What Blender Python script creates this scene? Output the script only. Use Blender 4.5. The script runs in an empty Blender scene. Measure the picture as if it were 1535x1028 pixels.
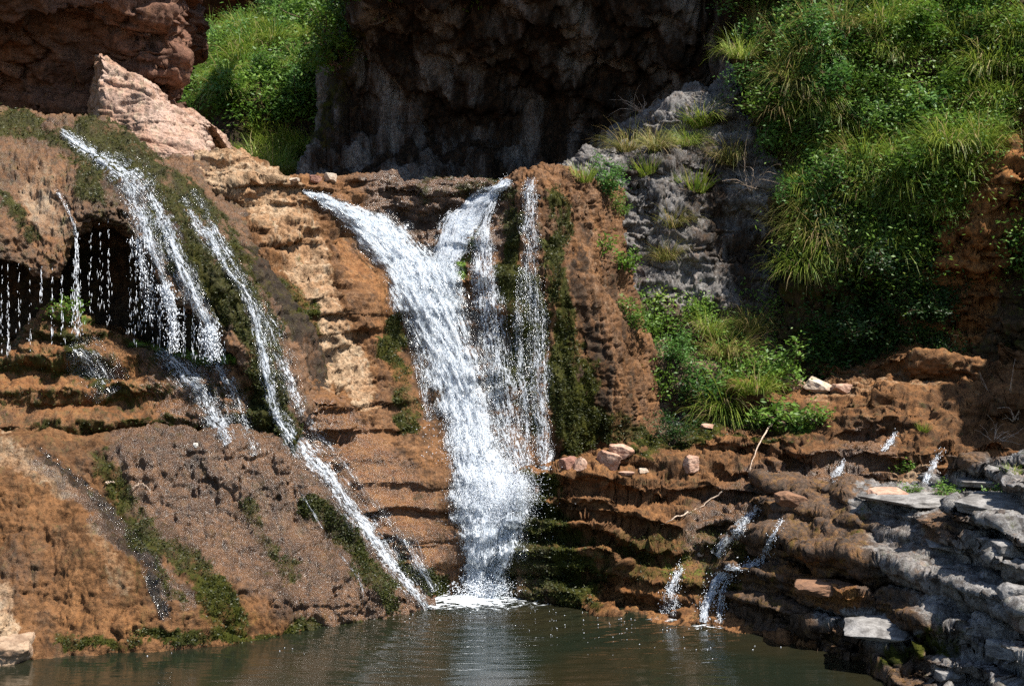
import bpy, math, random
import numpy as np
from mathutils import Vector
from mathutils.bvhtree import BVHTree
R = math.radians
random.seed(7); rng = np.random.default_rng(7)
S = bpy.context.scene
COL = S.collection

# ------------------------------------------------------------------ camera, sky, sun, exposure
F, CX, HY, CH = 1900.0, 767.5, 440.0, 4.0      # focal length in photo pixels, centre column, horizon row, eye height over the pool
cd = bpy.data.cameras.new('camera'); cam = bpy.data.objects.new('camera', cd); COL.objects.link(cam)
cam.location = (0, 0, CH); cam.rotation_euler = (R(90), 0, 0)
cd.sensor_width = 36; cd.lens = 36*F/1535; cd.shift_y = -(514-HY)/1535
cd.clip_start = .1; cd.clip_end = 500
S.camera = cam
SUN = Vector((.43, -.20, .88)).normalized()
el = math.asin(SUN.z); az = math.atan2(SUN.x, SUN.y)
w = bpy.data.worlds.new('World'); S.world = w; w.use_nodes = True
nt = w.node_tree; sky = nt.nodes.new('ShaderNodeTexSky'); sky.sky_type = 'NISHITA'; sky.sun_disc = False
sky.sun_elevation = el; sky.sun_rotation = az; sky.air_density = 1; sky.dust_density = .6
nt.links.new(sky.outputs[0], nt.nodes['Background'].inputs[0]); nt.nodes['Background'].inputs[1].default_value = .078
sl = bpy.data.lights.new('sun', 'SUN'); sl.energy = 4.6; sl.angle = R(.5); sl.color = (1, .95, .87)
so = bpy.data.objects.new('sun', sl); COL.objects.link(so); so.rotation_euler = SUN.to_track_quat('Z', 'Y').to_euler(); so.location = (10, -10, 30)
S.view_settings.view_transform = 'Standard'; S.view_settings.look = 'None'; S.view_settings.exposure = 1.25
S.render.engine = 'CYCLES'
c = S.cycles; c.max_bounces = 6; c.diffuse_bounces = 3; c.glossy_bounces = 3; c.transmission_bounces = 4; c.transparent_max_bounces = 16
c.use_denoising = False; c.caustics_reflective = False; c.caustics_refractive = False; c.sample_clamp_indirect = 4

# ------------------------------------------------------------------ numeric helpers
_p = rng.permutation(256); PERM = np.concatenate([_p, _p, _p])
_g = rng.normal(size=(256, 3)); GRAD = _g/np.linalg.norm(_g, axis=1)[:, None]
def perlin(P):
    I = np.floor(P).astype(np.int64); f = P-I; u = f*f*f*(f*(f*6-15)+10); I &= 255
    out = 0
    for dx in (0, 1):
        wx = u[:, 0] if dx else 1-u[:, 0]; a = PERM[(I[:, 0]+dx) & 255]
        for dy in (0, 1):
            wy = u[:, 1] if dy else 1-u[:, 1]; b = PERM[(a+I[:, 1]+dy) & 255]
            for dz in (0, 1):
                wz = u[:, 2] if dz else 1-u[:, 2]
                g = GRAD[PERM[(b+I[:, 2]+dz) & 255]]
                out = out+wx*wy*wz*(g[:, 0]*(f[:, 0]-dx)+g[:, 1]*(f[:, 1]-dy)+g[:, 2]*(f[:, 2]-dz))
    return out*1.6
def fbm(P, scale=1., octv=4, seed=0, gain=.5, ridged=False, st=(1, 1, 1)):
    Q = P*np.array(st)*scale+np.array([seed*17.3, seed*5.1, seed*9.7]); a, o, tot = 1., 0, 0
    for k in range(octv):
        n = perlin(Q)
        if ridged: n = 1-2*np.abs(n)
        o = o+a*n; tot += a; a *= gain; Q = Q*2.03+11.7
    return o/tot
def worley(P, scale=1., seed=0, st=(1, 1, 1)):
    Q = P*np.array(st)*scale+seed*7.7; I = np.floor(Q).astype(np.int64); f = Q-I
    d1 = np.full(len(P), 9.); d2 = np.full(len(P), 9.); idc = np.zeros(len(P))
    for dx in (-1, 0, 1):
        for dy in (-1, 0, 1):
            for dz in (-1, 0, 1):
                h = PERM[(PERM[(PERM[(I[:, 0]+dx) & 255]+I[:, 1]+dy) & 255]+I[:, 2]+dz) & 255]
                j = .5+.42*GRAD[h]; d = ((j+np.array([dx, dy, dz])-f)**2).sum(1)
                n = d < d1; d2 = np.where(n, d1, np.minimum(d2, d)); idc = np.where(n, h/255., idc); d1 = np.where(n, d, d1)
    return np.sqrt(d1), np.sqrt(d2), idc
def chips(P, scale=1., seed=0, st=(1, 1, 1)):
    """random tilted facets, one per cell: broken angular stone"""
    Q = P*np.array(st)*scale+seed*7.7; I = np.floor(Q).astype(np.int64); f = Q-I
    d1 = np.full(len(P), 9.); o = np.zeros(len(P)); d2 = np.full(len(P), 9.); o2 = np.zeros(len(P))
    for dx in (-1, 0, 1):
        for dy in (-1, 0, 1):
            for dz in (-1, 0, 1):
                h = PERM[(PERM[(PERM[(I[:, 0]+dx) & 255]+I[:, 1]+dy) & 255]+I[:, 2]+dz) & 255]
                v = f-np.array([dx, dy, dz])-.5-.42*GRAD[h]; d = (v**2).sum(1)
                pl = (v*GRAD[(h*7+31) & 255]).sum(1)*1.3+.35*GRAD[(h+99) & 255, 0]
                n = d < d1; m = ~n & (d < d2)
                o2 = np.where(n, o, np.where(m, pl, o2)); d2 = np.where(n, d1, np.where(m, d, d2))
                o = np.where(n, pl, o); d1 = np.where(n, d, d1)
    e = np.clip((np.sqrt(d2)-np.sqrt(d1))/.12, 0, 1)*.5+.5
    return o*e+o2*(1-e)-.25*(1-e)*2
def sstep(a, b, x):
    t = np.clip((x-a)/(b-a), 0, 1); return t*t*(3-2*t)
def W(px, py, d): return ((px-CX)/F*d, d, CH-(py-HY)/F*d)
def pix(P): return CX+P[:, 0]/P[:, 1]*F, HY-(P[:, 2]-CH)/P[:, 1]*F
def crm(A, n, axis):
    """Catmull-Rom resampling of a control array along an axis"""
    A = np.moveaxis(A, axis, 0); m = A.shape[0]
    t = np.linspace(0, m-1, n); i = np.minimum(t.astype(int), m-2); f = (t-i).reshape((-1,)+(1,)*(A.ndim-1))
    p0 = A[np.maximum(i-1, 0)]; p1 = A[i]; p2 = A[i+1]; p3 = A[np.minimum(i+2, m-1)]
    o = p1+.5*f*(p2-p0+f*(2*p0-5*p1+4*p2-p3+f*(3*(p1-p2)+p3-p0)))
    return np.moveaxis(o, 0, axis)
def gnormals(G):
    du = np.gradient(G, axis=1); dv = np.gradient(G, axis=0); n = np.cross(du, dv)
    return n/(np.linalg.norm(n, axis=2, keepdims=True)+1e-9)
def rowfix(row, n):
    return crm(np.array(row, float), n, 0)
def blur(G, k, axis):
    for _ in range(k):
        a = np.concatenate([np.take(G, [0], axis), G, np.take(G, [-1], axis)], axis)
        s = [slice(None)]*G.ndim; l = list(s); m = list(s); r = list(s)
        l[axis] = slice(0, -2); m[axis] = slice(1, -1); r[axis] = slice(2, None)
        G = (a[tuple(l)]+2*a[tuple(m)]+a[tuple(r)])/4
    return G
def mesh(name, V, Fc, mat, parent=None, attrs=None, smooth=True, uv=None):
    """one mesh object from numpy arrays; Fc is an (n,3) or (n,4) array, or a list of such arrays"""
    if not isinstance(Fc, list): Fc = [Fc]
    Fc = [np.asarray(f, np.int32) for f in Fc if len(f)]
    me = bpy.data.meshes.new(name); V = np.asarray(V, np.float32)
    me.vertices.add(len(V)); me.vertices.foreach_set('co', V.ravel())
    tot = np.concatenate([np.full(len(f), f.shape[1], np.int32) for f in Fc]); li = np.concatenate([f.ravel() for f in Fc])
    me.loops.add(len(li)); me.loops.foreach_set('vertex_index', li)
    me.polygons.add(len(tot)); me.polygons.foreach_set('loop_start', np.concatenate([[0], np.cumsum(tot)[:-1]]).astype(np.int32))
    me.polygons.foreach_set('loop_total', tot)
    if smooth: me.polygons.foreach_set('use_smooth', np.ones(len(tot), bool))
    me.update(calc_edges=True)
    for k, v in (attrs or {}).items():
        v = np.asarray(v, np.float32)
        if v.ndim == 2:
            a = me.attributes.new(k, 'FLOAT_VECTOR', 'POINT'); a.data.foreach_set('vector', v.ravel())
        else:
            a = me.attributes.new(k, 'FLOAT', 'POINT'); a.data.foreach_set('value', v)
    if mat: me.materials.append(mat)
    o = bpy.data.objects.new(name, me); COL.objects.link(o)
    if parent: o.parent = parent
    return o
def gridfaces(nv, nu):
    i = np.arange((nv-1)*(nu-1)); r = i//(nu-1); q = i % (nu-1); a = r*nu+q
    return np.stack([a, a+1, a+nu+1, a+nu], 1)
def tag(o, label=None, cat=None, group=None, kind=None):
    for k, v in (('label', label), ('category', cat), ('group', group), ('kind', kind)):
        if v: o[k] = v
    return o
def thing(name, label, cat, loc=(0, 0, 0), group=None):
    o = bpy.data.objects.new(name, None); COL.objects.link(o); o.location = loc; o.empty_display_size = .2
    return tag(o, label, cat, group)

# ------------------------------------------------------------------ node helpers and materials
class NT:
    def __init__(s, name):
        s.m = bpy.data.materials.new(name); s.m.use_nodes = True; s.t = s.m.node_tree; s.t.nodes.clear()
        s.out = s.n('ShaderNodeOutputMaterial')
    def n(s, typ, **kw):
        x = s.t.nodes.new(typ)
        for k, v in kw.items():
            if k[0] == 'i' and k[1:].isdigit(): s.set(x.inputs[int(k[1:])], v)
            elif k.startswith('in_'): s.set(x.inputs[k[3:].replace('_', ' ')], v)
            else: setattr(x, k, v)
        return x
    def set(s, sock, v):
        if isinstance(v, bpy.types.NodeSocket): s.t.links.new(v, sock)
        else: sock.default_value = v
    def noise(s, vec, scale, detail=4, rough=.55, dist=0.):
        return s.n('ShaderNodeTexNoise', in_Vector=vec, in_Scale=scale, in_Detail=detail, in_Roughness=rough, in_Distortion=dist).outputs[0]
    def math(s, op, a, b=0., clamp=False):
        return s.n('ShaderNodeMath', operation=op, use_clamp=clamp, i0=a, i1=b).outputs[0]
    def mapr(s, v, a, b, c_=0., d=1., smooth=True):
        x = s.n('ShaderNodeMapRange', interpolation_type='SMOOTHSTEP' if smooth else 'LINEAR')
        s.set(x.inputs[0], v); x.inputs[1].default_value = a; x.inputs[2].default_value = b; x.inputs[3].default_value = c_; x.inputs[4].default_value = d
        return x.outputs[0]
    def mix(s, f, a, b):
        x = s.n('ShaderNodeMix', data_type='RGBA'); s.set(x.inputs[0], f)
        s.set(x.inputs[6], a if not isinstance(a, tuple) else a+(1,)); s.set(x.inputs[7], b if not isinstance(b, tuple) else b+(1,))
        return x.outputs[2]
    def attr(s, name): return s.n('ShaderNodeAttribute', attribute_name=name)
    def scalevec(s, v, sc): return s.n('ShaderNodeVectorMath', operation='MULTIPLY', i0=v, i1=sc).outputs[0]

def rock_material(name, base, base2, palec=(.42, .30, .19), pale2=(.33, .19, .10)):
    """one material for all bedrock: where it is mossy, wet, stained, darkened as cave shade, dry or grey is stored on the mesh"""
    M = NT(name); pos = M.n('ShaderNodeTexCoord').outputs['Object']
    n1 = M.noise(pos, 1.3, 6, .6); n2 = M.noise(pos, 7., 6, .65, .4); n3 = M.noise(pos, 38., 5, .75)
    nst = M.noise(M.scalevec(pos, (1, 1, 6)), 2.2, 5, .6); nvt = M.noise(M.scalevec(pos, (6, 6, .7)), 1.6, 5, .6)
    brk = M.math('ADD', M.math('MULTIPLY', n2, .3), M.math('ADD', M.math('MULTIPLY', n3, .3), M.math('ADD', M.math('MULTIPLY', nvt, .25), M.math('MULTIPLY', n1, .15))))
    def zone(a, amt=.9):
        f = M.math('ADD', M.math('MULTIPLY', M.attr(a).outputs['Fac'], .95), M.math('MULTIPLY', M.math('SUBTRACT', brk, .5), amt*4.))
        return M.mapr(f, .2, .85)
    col = M.mix(M.mapr(n1, .35, .65), base, base2)
    col = M.mix(M.math('MULTIPLY', M.mapr(nst, .5, .68), .55), col, tuple(.5*x for x in base2))
    col = M.mix(M.math('MULTIPLY', M.mapr(n2, .54, .75), .6), col, tuple(min(.6, 1.9*x) for x in base))
    o1 = M.mix(M.mapr(n2, .35, .65), (.21, .080, .022), (.33, .15, .048))
    col = M.mix(zone('orange'), col, o1)
    p1 = M.mix(M.mapr(n1, .38, .62), palec, pale2); p1 = M.mix(M.math('MULTIPLY', M.mapr(nvt, .5, .7), .7), p1, (.47, .37, .26))
    p1 = M.mix(M.math('MULTIPLY', M.mapr(nst, .58, .7), .45), p1, (.2, .1, .06))
    col = M.mix(zone('pale', .7), col, p1)
    g1 = M.mix(M.mapr(n2, .35, .68), (.11, .104, .10), (.33, .315, .30)); g1 = M.mix(M.math('MULTIPLY', M.mapr(nvt, .55, .68), .6), g1, (.36, .35, .36))
    g1 = M.mix(M.math('MULTIPLY', M.mapr(n1, .58, .7), .5), g1, (.24, .14, .1))
    col = M.mix(zone('grey', .6), col, g1)
    n5 = M.noise(M.scalevec(pos, (4.2, 4.2, .55)), 1.3, 6, .68, .25)
    col = M.mix(M.mapr(n5, .50, .66, 0., .72), col, M.mix(.8, col, (.02, .012, .006)))
    col = M.mix(M.mapr(n5, .44, .32, 0., .35), col, M.mix(.6, col, (.36, .17, .06)))
    n4 = M.noise(pos, 16., 5, .7, .3)
    col = M.mix(M.mapr(n4, .34, .52, .75, 0.), col, M.mix(.75, col, (.03, .017, .008)))
    col = M.mix(M.mapr(n4, .56, .72, 0., .3), col, (.42, .26, .13))
    col = M.mix(M.mapr(n3, .3, .5, .45, 0.), col, (.02, .012, .008))
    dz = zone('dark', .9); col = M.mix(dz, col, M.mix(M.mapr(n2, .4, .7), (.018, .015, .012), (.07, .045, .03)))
    ms = M.mix(M.mapr(n2, .35, .7), (.014, .019, .003), (.055, .060, .008)); ms = M.mix(M.mapr(n3, .5, .8), ms, (.075, .06, .02))
    ms = M.mix(zone('fresh', .8), ms, M.mix(n3, (.05, .12, .012), (.16, .28, .03)))
    mz = zone('moss', 1.); col = M.mix(mz, col, ms)
    col = M.mix(M.mapr(n3, .3, .5, .5, 0.), col, M.mix(.8, col, (.01, .008, .004)))
    wet = zone('wet', .4)
    col = M.mix(M.math('MULTIPLY', wet, .45), col, (.035, .018, .008))
    rough = M.math('ADD', M.mapr(wet, 0, 1, .82, .3), M.math('MULTIPLY', M.math('SUBTRACT', n3, .5), .3))
    h = M.math('ADD', M.math('MULTIPLY', n2, .6), M.math('ADD', M.math('MULTIPLY', n3, .35), M.math('MULTIPLY', M.noise(pos, 110., 3, .6), .22)))
    bump = M.n('ShaderNodeBump', in_Strength=1., in_Distance=.055, in_Height=h)
    b = M.n('ShaderNodeBsdfPrincipled', in_Base_Color=col, in_Roughness=rough, in_Normal=bump.outputs[0])
    M.set(b.inputs['Specular IOR Level'], M.math('MULTIPLY', M.mapr(wet, 0, 1, .12, .65), M.math('MULTIPLY', M.mapr(mz, 0, 1, 1., .35), M.mapr(dz, 0, 1, 1., .35))))
    M.set(M.out.inputs[0], b.outputs[0]); return M.m
MR = {'brown': rock_material('brown_travertine', (.205, .098, .040), (.115, .054, .022)),
      'red': rock_material('red_sandstone', (.20, .10, .065), (.12, .068, .05)),
      'grey': rock_material('grey_limestone', (.12, .08, .055), (.07, .055, .045)),
      'pink': rock_material('pinkish_sandstone', (.3, .17, .12), (.2, .11, .08), (.46, .33, .265), (.36, .215, .15)),
      'soil': rock_material('hillside_soil', (.09, .055, .03), (.045, .032, .018))}

# ------------------------------------------------------------------ terrain patches
GR = {}; MOSS = {}; HITS = []          # triangle soup of the terrain, for standing things on it
def stroke(px, py, pts, wd, soft=.5):
    """mask of a band along a line, in photo pixels: where a stain, moss streak or bed lies on the rock"""
    pts = np.array(pts, float)
    wd = np.broadcast_to(np.array(wd, float), (len(pts),)) if np.ndim(wd) == 0 or len(wd) != len(pts) else np.array(wd, float)
    best = np.full(len(px), -9.)
    if len(pts) == 1:
        return sstep(0, soft, 1-np.hypot(px-pts[0, 0], py-pts[0, 1])/wd[0])
    for a, b, wa, wb in zip(pts[:-1], pts[1:], wd[:-1], wd[1:]):
        d = b-a; t = np.clip(((px-a[0])*d[0]+(py-a[1])*d[1])/(d@d), 0, 1)
        dist = np.hypot(px-a[0]-t*d[0], py-a[1]-t*d[1]); best = np.maximum(best, 1-dist/(wa+(wb-wa)*t))
    return sstep(0, soft, best)
_lay = {}
def layers(z, seed, lo, hi):
    if seed not in _lay:
        r = np.random.default_rng(seed); _lay[seed] = (np.concatenate([[-4], -4+np.cumsum(r.uniform(lo, hi, 400))]), r.uniform(-1, 1, 401))
    e, v = _lay[seed]; i = np.clip(np.searchsorted(e, z)-1, 0, len(e)-2)
    return i, (z-e[i])/(e[i+1]-e[i]), e[i], e[i+1]-e[i], v[i], v[i+1]
def terrace(G, seed, lo, hi, k=.85, warp=.25, wide=.3, lipw=.13):
    P = G.reshape(-1, 3); wz = warp*fbm(P, .38, 4, seed)+.1*fbm(P, 2., 2, seed+1); z = P[:, 2]+wz
    i, t, e, h, v, v2 = layers(z, seed, lo, hi)
    a = .5-wide/2; T = e+h*sstep(a, a+wide, t)
    kk = k*np.clip(.7+1.6*fbm(P, .6, 3, seed+9), .1, 1.1)
    Hn = gnormals(blur(blur(G, 30, 0), 30, 1)).reshape(-1, 3); Hn[:, 2] = 0; Hn /= np.linalg.norm(Hn, axis=1)[:, None]+1e-6
    nose = sstep(.42, .6, t)-sstep(.64, .95, t)-1.3*(sstep(.12, .3, t)-sstep(.36, .48, t))
    P = P.copy(); P[:, 2] += kk*(T-z); P += Hn*(lipw*nose*kk*np.clip(h/.35, .4, 1.6))[:, None]
    return evenrows(P.reshape(G.shape)), t.reshape(G.shape[:2])
def strata(G, seed, lo, hi, amp, warp=.2, tilt=(0, 0)):
    """beds that stand out and recede on a steep face"""
    N = gnormals(blur(blur(G, 6, 0), 6, 1)); P = G.reshape(-1, 3)
    z = P[:, 2]+tilt[0]*P[:, 0]+tilt[1]*P[:, 1]+warp*fbm(P, .5, 3, seed)
    i, t, e, h, v, v2 = layers(z, seed, lo, hi)
    blk = fbm(P*np.array([1, 1, .2])+v[:, None]*5, 1.2, 2, seed+3)
    off = amp*(v*.6+.5*blk+.35*np.sqrt(np.clip(t*(1-t)*4, 0, 1))-.35)
    H = N.copy(); H[..., 2] *= .3
    return G+H*off.reshape(G.shape[:2])[..., None]
def evenrows(G, k=12):
    """slide the rows so that each column is sampled evenly along its length"""
    L = np.linalg.norm(np.diff(G, axis=0), axis=2)+1e-4; L = blur(blur(L, k, 1), 4, 0)
    s = np.concatenate([np.zeros((1, G.shape[1])), np.cumsum(L, 0)]); s /= s[-1:]
    t = np.linspace(0, 1, G.shape[0]); O = np.empty_like(G)
    for j in range(G.shape[1]):
        for a in range(3): O[:, j, a] = np.interp(t, s[:, j], G[:, j, a])
    return O
def bumps(G, spec):
    N = gnormals(blur(blur(G, 6, 0), 6, 1))
    for (sc, oc, amp, seed, kind) in spec:
        P = G.reshape(-1, 3)
        if amp > .1: N = gnormals(blur(blur(G, 6, 0), 6, 1))
        if kind == 'f': d = fbm(P, sc, oc, seed)
        elif kind == 'r': d = fbm(P, sc, oc, seed, ridged=True)-.3
        elif kind == 'v': d = fbm(P, sc, oc, seed, st=(1, 1, .22))
        elif kind == 'S': d = fbm(P, sc, oc, seed, .55, True, st=(1, 1, .09))-.3
        elif kind == 'h': d = fbm(P, sc, oc, seed, st=(.4, .4, 2.2))
        elif kind == 'w':
            a, b, ci = worley(P, sc, seed); d = np.clip((b-a)*2.2, 0, 1)**.5-.6+.5*(ci-.5)
        elif kind == 'k': d = -np.exp(-np.abs(fbm(P, sc, oc, seed, .6))/.05)
        elif kind == 'K': d = -np.exp(-np.abs(fbm(P, sc, oc, seed, .6, st=(.5, .5, 1.6)))/.05)
        elif kind == 'V': d = -np.exp(-np.abs(fbm(P, sc, oc, seed, .6, st=(1.3, 1.3, .3)))/.06)
        elif kind == 'd': d = fbm(P, sc, oc, seed, .5, True, st=(1, 1, .28))-.4
        elif kind == 'c': d = chips(P, sc, seed)
        elif kind == 'C': d = chips(P, sc, seed, (.6, .6, 1.5))
        elif kind == 'b':
            a, b, ci = worley(P, sc, seed); d = .5-a
        G = G+N*(amp*d).reshape(G.shape[:2])[..., None]
    return G
ZN = ('moss', 'wet', 'pale', 'orange', 'grey', 'dark', 'fresh')
def patch(name, rows, nu, nv, mat, shape, zones, label, cat, ext=(), pre=()):
    n = max(len(r) for r in rows)
    A = np.stack([rowfix([W(*p) for p in r], n) for r in rows])
    for dv in pre: A = np.concatenate([A[:1]+np.array(dv), A], 0)        # more rows before the first
    for dv in ext: A = np.concatenate([A, A[-1:]+np.array(dv)], 0)       # and behind the last
    G = crm(crm(A, nv, 0), nu, 1)
    if gnormals(G)[nv//2, nu//2, 1] > 0: G = G[:, ::-1]
    G = shape(G)
    P = G.reshape(-1, 3); px, py = pix(P)
    q = P*1.0; wx = 60*fbm(q, .9, 6, 61, .7); wy = 60*fbm(q, .9, 6, 62, .7)
    N = gnormals(G).reshape(-1, 3)
    at = {k: np.zeros(len(P)) for k in ZN}
    for k, v in zones(px+wx, py+wy, P, N).items(): at[k] = np.clip(v, 0, 1)
    strk = np.clip(1.+1.1*fbm(P, 2.2, 4, 63, .6, st=(1, 1, .3)), 0, 1.25)      # growth and stains follow the trickling water; painted cave shade is streaked too
    at['moss'] = np.clip(at['moss']*strk, 0, 1); at['dark'] = at['dark']*np.clip(strk, 0, 1)
    Fc = gridfaces(nv, nu)
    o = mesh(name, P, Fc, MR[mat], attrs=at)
    tag(o, label, cat, kind='structure')
    Gs = G[::2, ::2]; HITS.append((Gs.reshape(-1, 3), gridfaces(*Gs.shape[:2]))); GR[name] = (G, gnormals(G)); MOSS[name] = at['moss']; return o
def wl(*pts): return [(x, y, 4*F/(y-HY)) for x, y in pts]     # points on the waterline

# lower left mound
def sh(G):
    G = evenrows(bumps(G, [(.5, 3, .35, 1, 'f')]))
    S0 = G.copy()
    return bumps(G, [(1.2, 3, .14, 2, 'v'), (.9, 4, .07, 7, 'k'), (1.1, 3, .09, 8, 'd'), (2., 4, .035, 9, 'V'), (2.2, 3, .02, 6, 'K'), (5, 2, .022, 4, 'c'), (7., 3, .018, 3, 'd'), (13, 2, .014, 6, 'c'), (26, 3, .010, 5, 'f')])
def zn(x, y, P, N):
    return {'wet': .38+.3*fbm(P, 1.2, 3, 64, st=(1, 1, .4))+.6*stroke(x, y, [(60, 690), (190, 800), (280, 900)], 16)+.7*stroke(x, y, [(300, 700), (460, 800), (600, 890)], 150),
            'moss': .6*stroke(x, y, [(225, 780), (310, 870), (340, 930)], [16, 30, 40])+.45*stroke(x, y, [(180, 760), (270, 900)], 10)+.9*stroke(x, y, [(470, 760), (540, 840), (590, 900)], 22)
            + .6*stroke(x, y, [(380, 750), (450, 860)], 22)+.5*stroke(x, y, [(150, 700), (230, 820)], 22)+.7*stroke(x, y, [(80, 950), (400, 955), (600, 935)], 12)+.18,
            'pale': .6*stroke(x, y, [(10, 670), (90, 720)], 26)+.4*stroke(x, y, [(150, 790), (185, 880)], 24)+.9*stroke(x, y, [(-40, 850), (0, 900), (15, 980)], 36)+.3*stroke(x, y, [(330, 700), (480, 790)], 40),
            'orange': .3*stroke(x, y, [(100, 940), (500, 930)], 40)+.1,
            'dark': .55*stroke(x, y, [(300, 690), (390, 800), (450, 930)], [10, 16, 18])+.5*stroke(x, y, [(400, 700), (500, 830), (560, 920)], [8, 14, 14])+.5*stroke(x, y, [(200, 720), (300, 830), (370, 940)], [8, 16, 18])+.4*stroke(x, y, [(20, 740), (60, 860), (90, 960)], [16, 20, 22])+.9*stroke(x, y, [(60, 670), (140, 740), (215, 830), (250, 920)], [8, 12, 14, 14])}
patch('mound', [
    wl((-150, 1012), (45, 992), (170, 978), (300, 965), (400, 955), (480, 945), (560, 932), (610, 920), (648, 909)),
    [(-150, 900, 14.0), (30, 890, 14.2), (160, 880, 14.5), (300, 880, 14.8), (390, 880, 15), (470, 880, 15.2), (550, 880, 15.5), (600, 890, 15.8), (647, 907, 16.2)],
    [(-150, 780, 14.6), (20, 775, 14.9), (150, 770, 15.2), (290, 775, 15.5), (380, 780, 15.7), (460, 795, 15.9), (530, 825, 16), (585, 865, 16.1), (646, 904, 16.4)],
    [(-150, 670, 15.3), (0, 664, 15.5), (140, 658, 15.7), (280, 667, 15.9), (370, 677, 16.1), (430, 694, 16.2), (505, 748, 16.3), (570, 822, 16.4), (645, 900, 16.6)]],
    560, 330, 'brown', sh, zn, 'large rounded brown travertine mound sloping into the pool at lower left', 'rock mound',
    ext=[(0, .8, .05), (0, 1.4, -.3)], pre=[(0.05, -.35, -.8)])

# ledge below the cave
def sh(G):
    G, _ = terrace(G, 8, .2, .5, .6, .4, .35)
    return bumps(G, [(1., 3, .14, 11, 'f'), (1.6, 4, .08, 16, 'K'), (4., 3, .04, 12, 'd'), (4., 4, .03, 13, 'k'), (8, 2, .03, 14, 'c'), (24, 3, .014, 15, 'f')])
def zn(x, y, P, N):
    return {'wet': .5+.4*stroke(x, y, [(240, 540), (360, 690)], 70), 'orange': .5+.3*stroke(x, y, [(0, 560), (320, 620)], 60),
            'moss': .9*stroke(x, y, [(100, 510), (130, 560)], 18)+stroke(x, y, [(190, 520), (380, 540)], 16)+.9*stroke(x, y, [(400, 600), (430, 690)], 34)+.25+.4*(N[:, 2] < .2),
            'fresh': .95*stroke(x, y, [(190, 516), (340, 536)], 14)+.8*stroke(x, y, [(85, 450), (115, 470)], 25),
            'dark': .7*stroke(x, y, [(260, 560), (380, 690)], 40)+.5*stroke(x, y, [(150, 620), (260, 640)], 25)}
patch('ledge', [
    [(-150, 672, 16.2), (0, 672, 16.3), (150, 668, 16.3), (300, 680, 16.35), (380, 695, 16.35), (445, 715, 16.3)],
    [(-150, 590, 16.7), (0, 590, 16.8), (150, 600, 16.8), (290, 620, 16.75), (360, 610, 16.7), (440, 650, 16.6)],
    [(-150, 530, 17.5), (0, 530, 17.6), (85, 465, 17.7), (200, 510, 17.7), (330, 535, 17.3), (430, 570, 17)],
    [(-150, 515, 18.2), (0, 515, 18.3), (100, 490, 18.4), (220, 520, 18.4), (330, 530, 18.0), (430, 565, 17.7)]],
    420, 200, 'brown', sh, zn, 'stepped orange brown rock ledge under the dark cave', 'rock ledge', ext=[(0, 2.2, .1)], pre=[(0, .1, -.6)])

# cave and dome of the upper left
def sh(G):
    G = bumps(G, [(.7, 3, .25, 21, 'f')])
    return bumps(G, [(1.3, 3, .16, 22, 'v'), (1.1, 4, .07, 28, 'k'), (3., 3, .045, 23, 'v'), (3.2, 4, .04, 24, 'V'), (6, 2, .04, 25, 'c'), (13, 2, .02, 27, 'c'), (26, 3, .014, 26, 'f')])
def zn(x, y, P, N):
    return {'wet': .6+0*x,
            'moss': 1.3*stroke(x, y, [(265, 280), (330, 395), (385, 500), (412, 610), (428, 695)], [26, 44, 44, 40, 40])+1.1*stroke(x, y, [(120, 195), (230, 250), (300, 330)], [34, 42, 30])
            + .7*stroke(x, y, [(100, 220), (150, 290)], 30)+.9*stroke(x, y, [(0, 180), (90, 195)], 22)+.8*stroke(x, y, [(20, 300), (60, 370)], 14)+.8*stroke(x, y, [(215, 320), (290, 420), (330, 480)], 18)+.3,
            'orange': .55*stroke(x, y, [(60, 290), (90, 390)], 40)+.6*stroke(x, y, [(290, 420), (340, 480)], 16)+.15, 'pale': .55*stroke(x, y, [(60, 280), (85, 350)], 28)+.3*stroke(x, y, [(0, 260), (60, 320)], 26),
            'dark': .75*stroke(x, y, [(160, 250), (220, 300), (300, 420), (330, 500)], [12, 30, 24, 20])+.9*sstep(-.2, -.6, N[:, 2])+1.*((P[:, 1] > 17.75) & (P[:, 2] < 4.7)),  # undersides and cave interior blackened: shade painted into the rock colour
            'fresh': .12*stroke(x, y, [(380, 480), (425, 680)], 30)}
lip = [(-150, 395, 17.0), (0, 388, 17.1), (85, 408, 17.2), (112, 345, 17.4), (165, 325, 17.5), (212, 368, 17.4), (265, 435, 17.2), (325, 500, 16.95), (372, 565, 16.7), (415, 645, 16.45), (434, 700, 16.35)]
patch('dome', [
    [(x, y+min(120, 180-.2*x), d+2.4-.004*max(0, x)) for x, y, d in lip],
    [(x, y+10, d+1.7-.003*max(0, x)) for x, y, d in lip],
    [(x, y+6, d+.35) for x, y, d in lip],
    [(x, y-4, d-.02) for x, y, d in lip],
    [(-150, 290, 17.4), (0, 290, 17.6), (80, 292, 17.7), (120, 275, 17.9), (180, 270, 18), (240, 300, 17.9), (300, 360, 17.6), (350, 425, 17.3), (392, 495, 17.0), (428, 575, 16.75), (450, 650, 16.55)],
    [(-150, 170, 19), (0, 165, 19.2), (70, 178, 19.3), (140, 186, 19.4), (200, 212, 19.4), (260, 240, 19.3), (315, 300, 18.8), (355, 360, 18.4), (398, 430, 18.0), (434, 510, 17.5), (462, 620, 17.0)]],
    460, 420, 'brown', sh, zn, 'wet mossy rock dome over the dark cave at upper left', 'rock dome', ext=[(.25, 1.3, .0), (.3, 3, -.2)], pre=[(0, .3, -1.6)])

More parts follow.
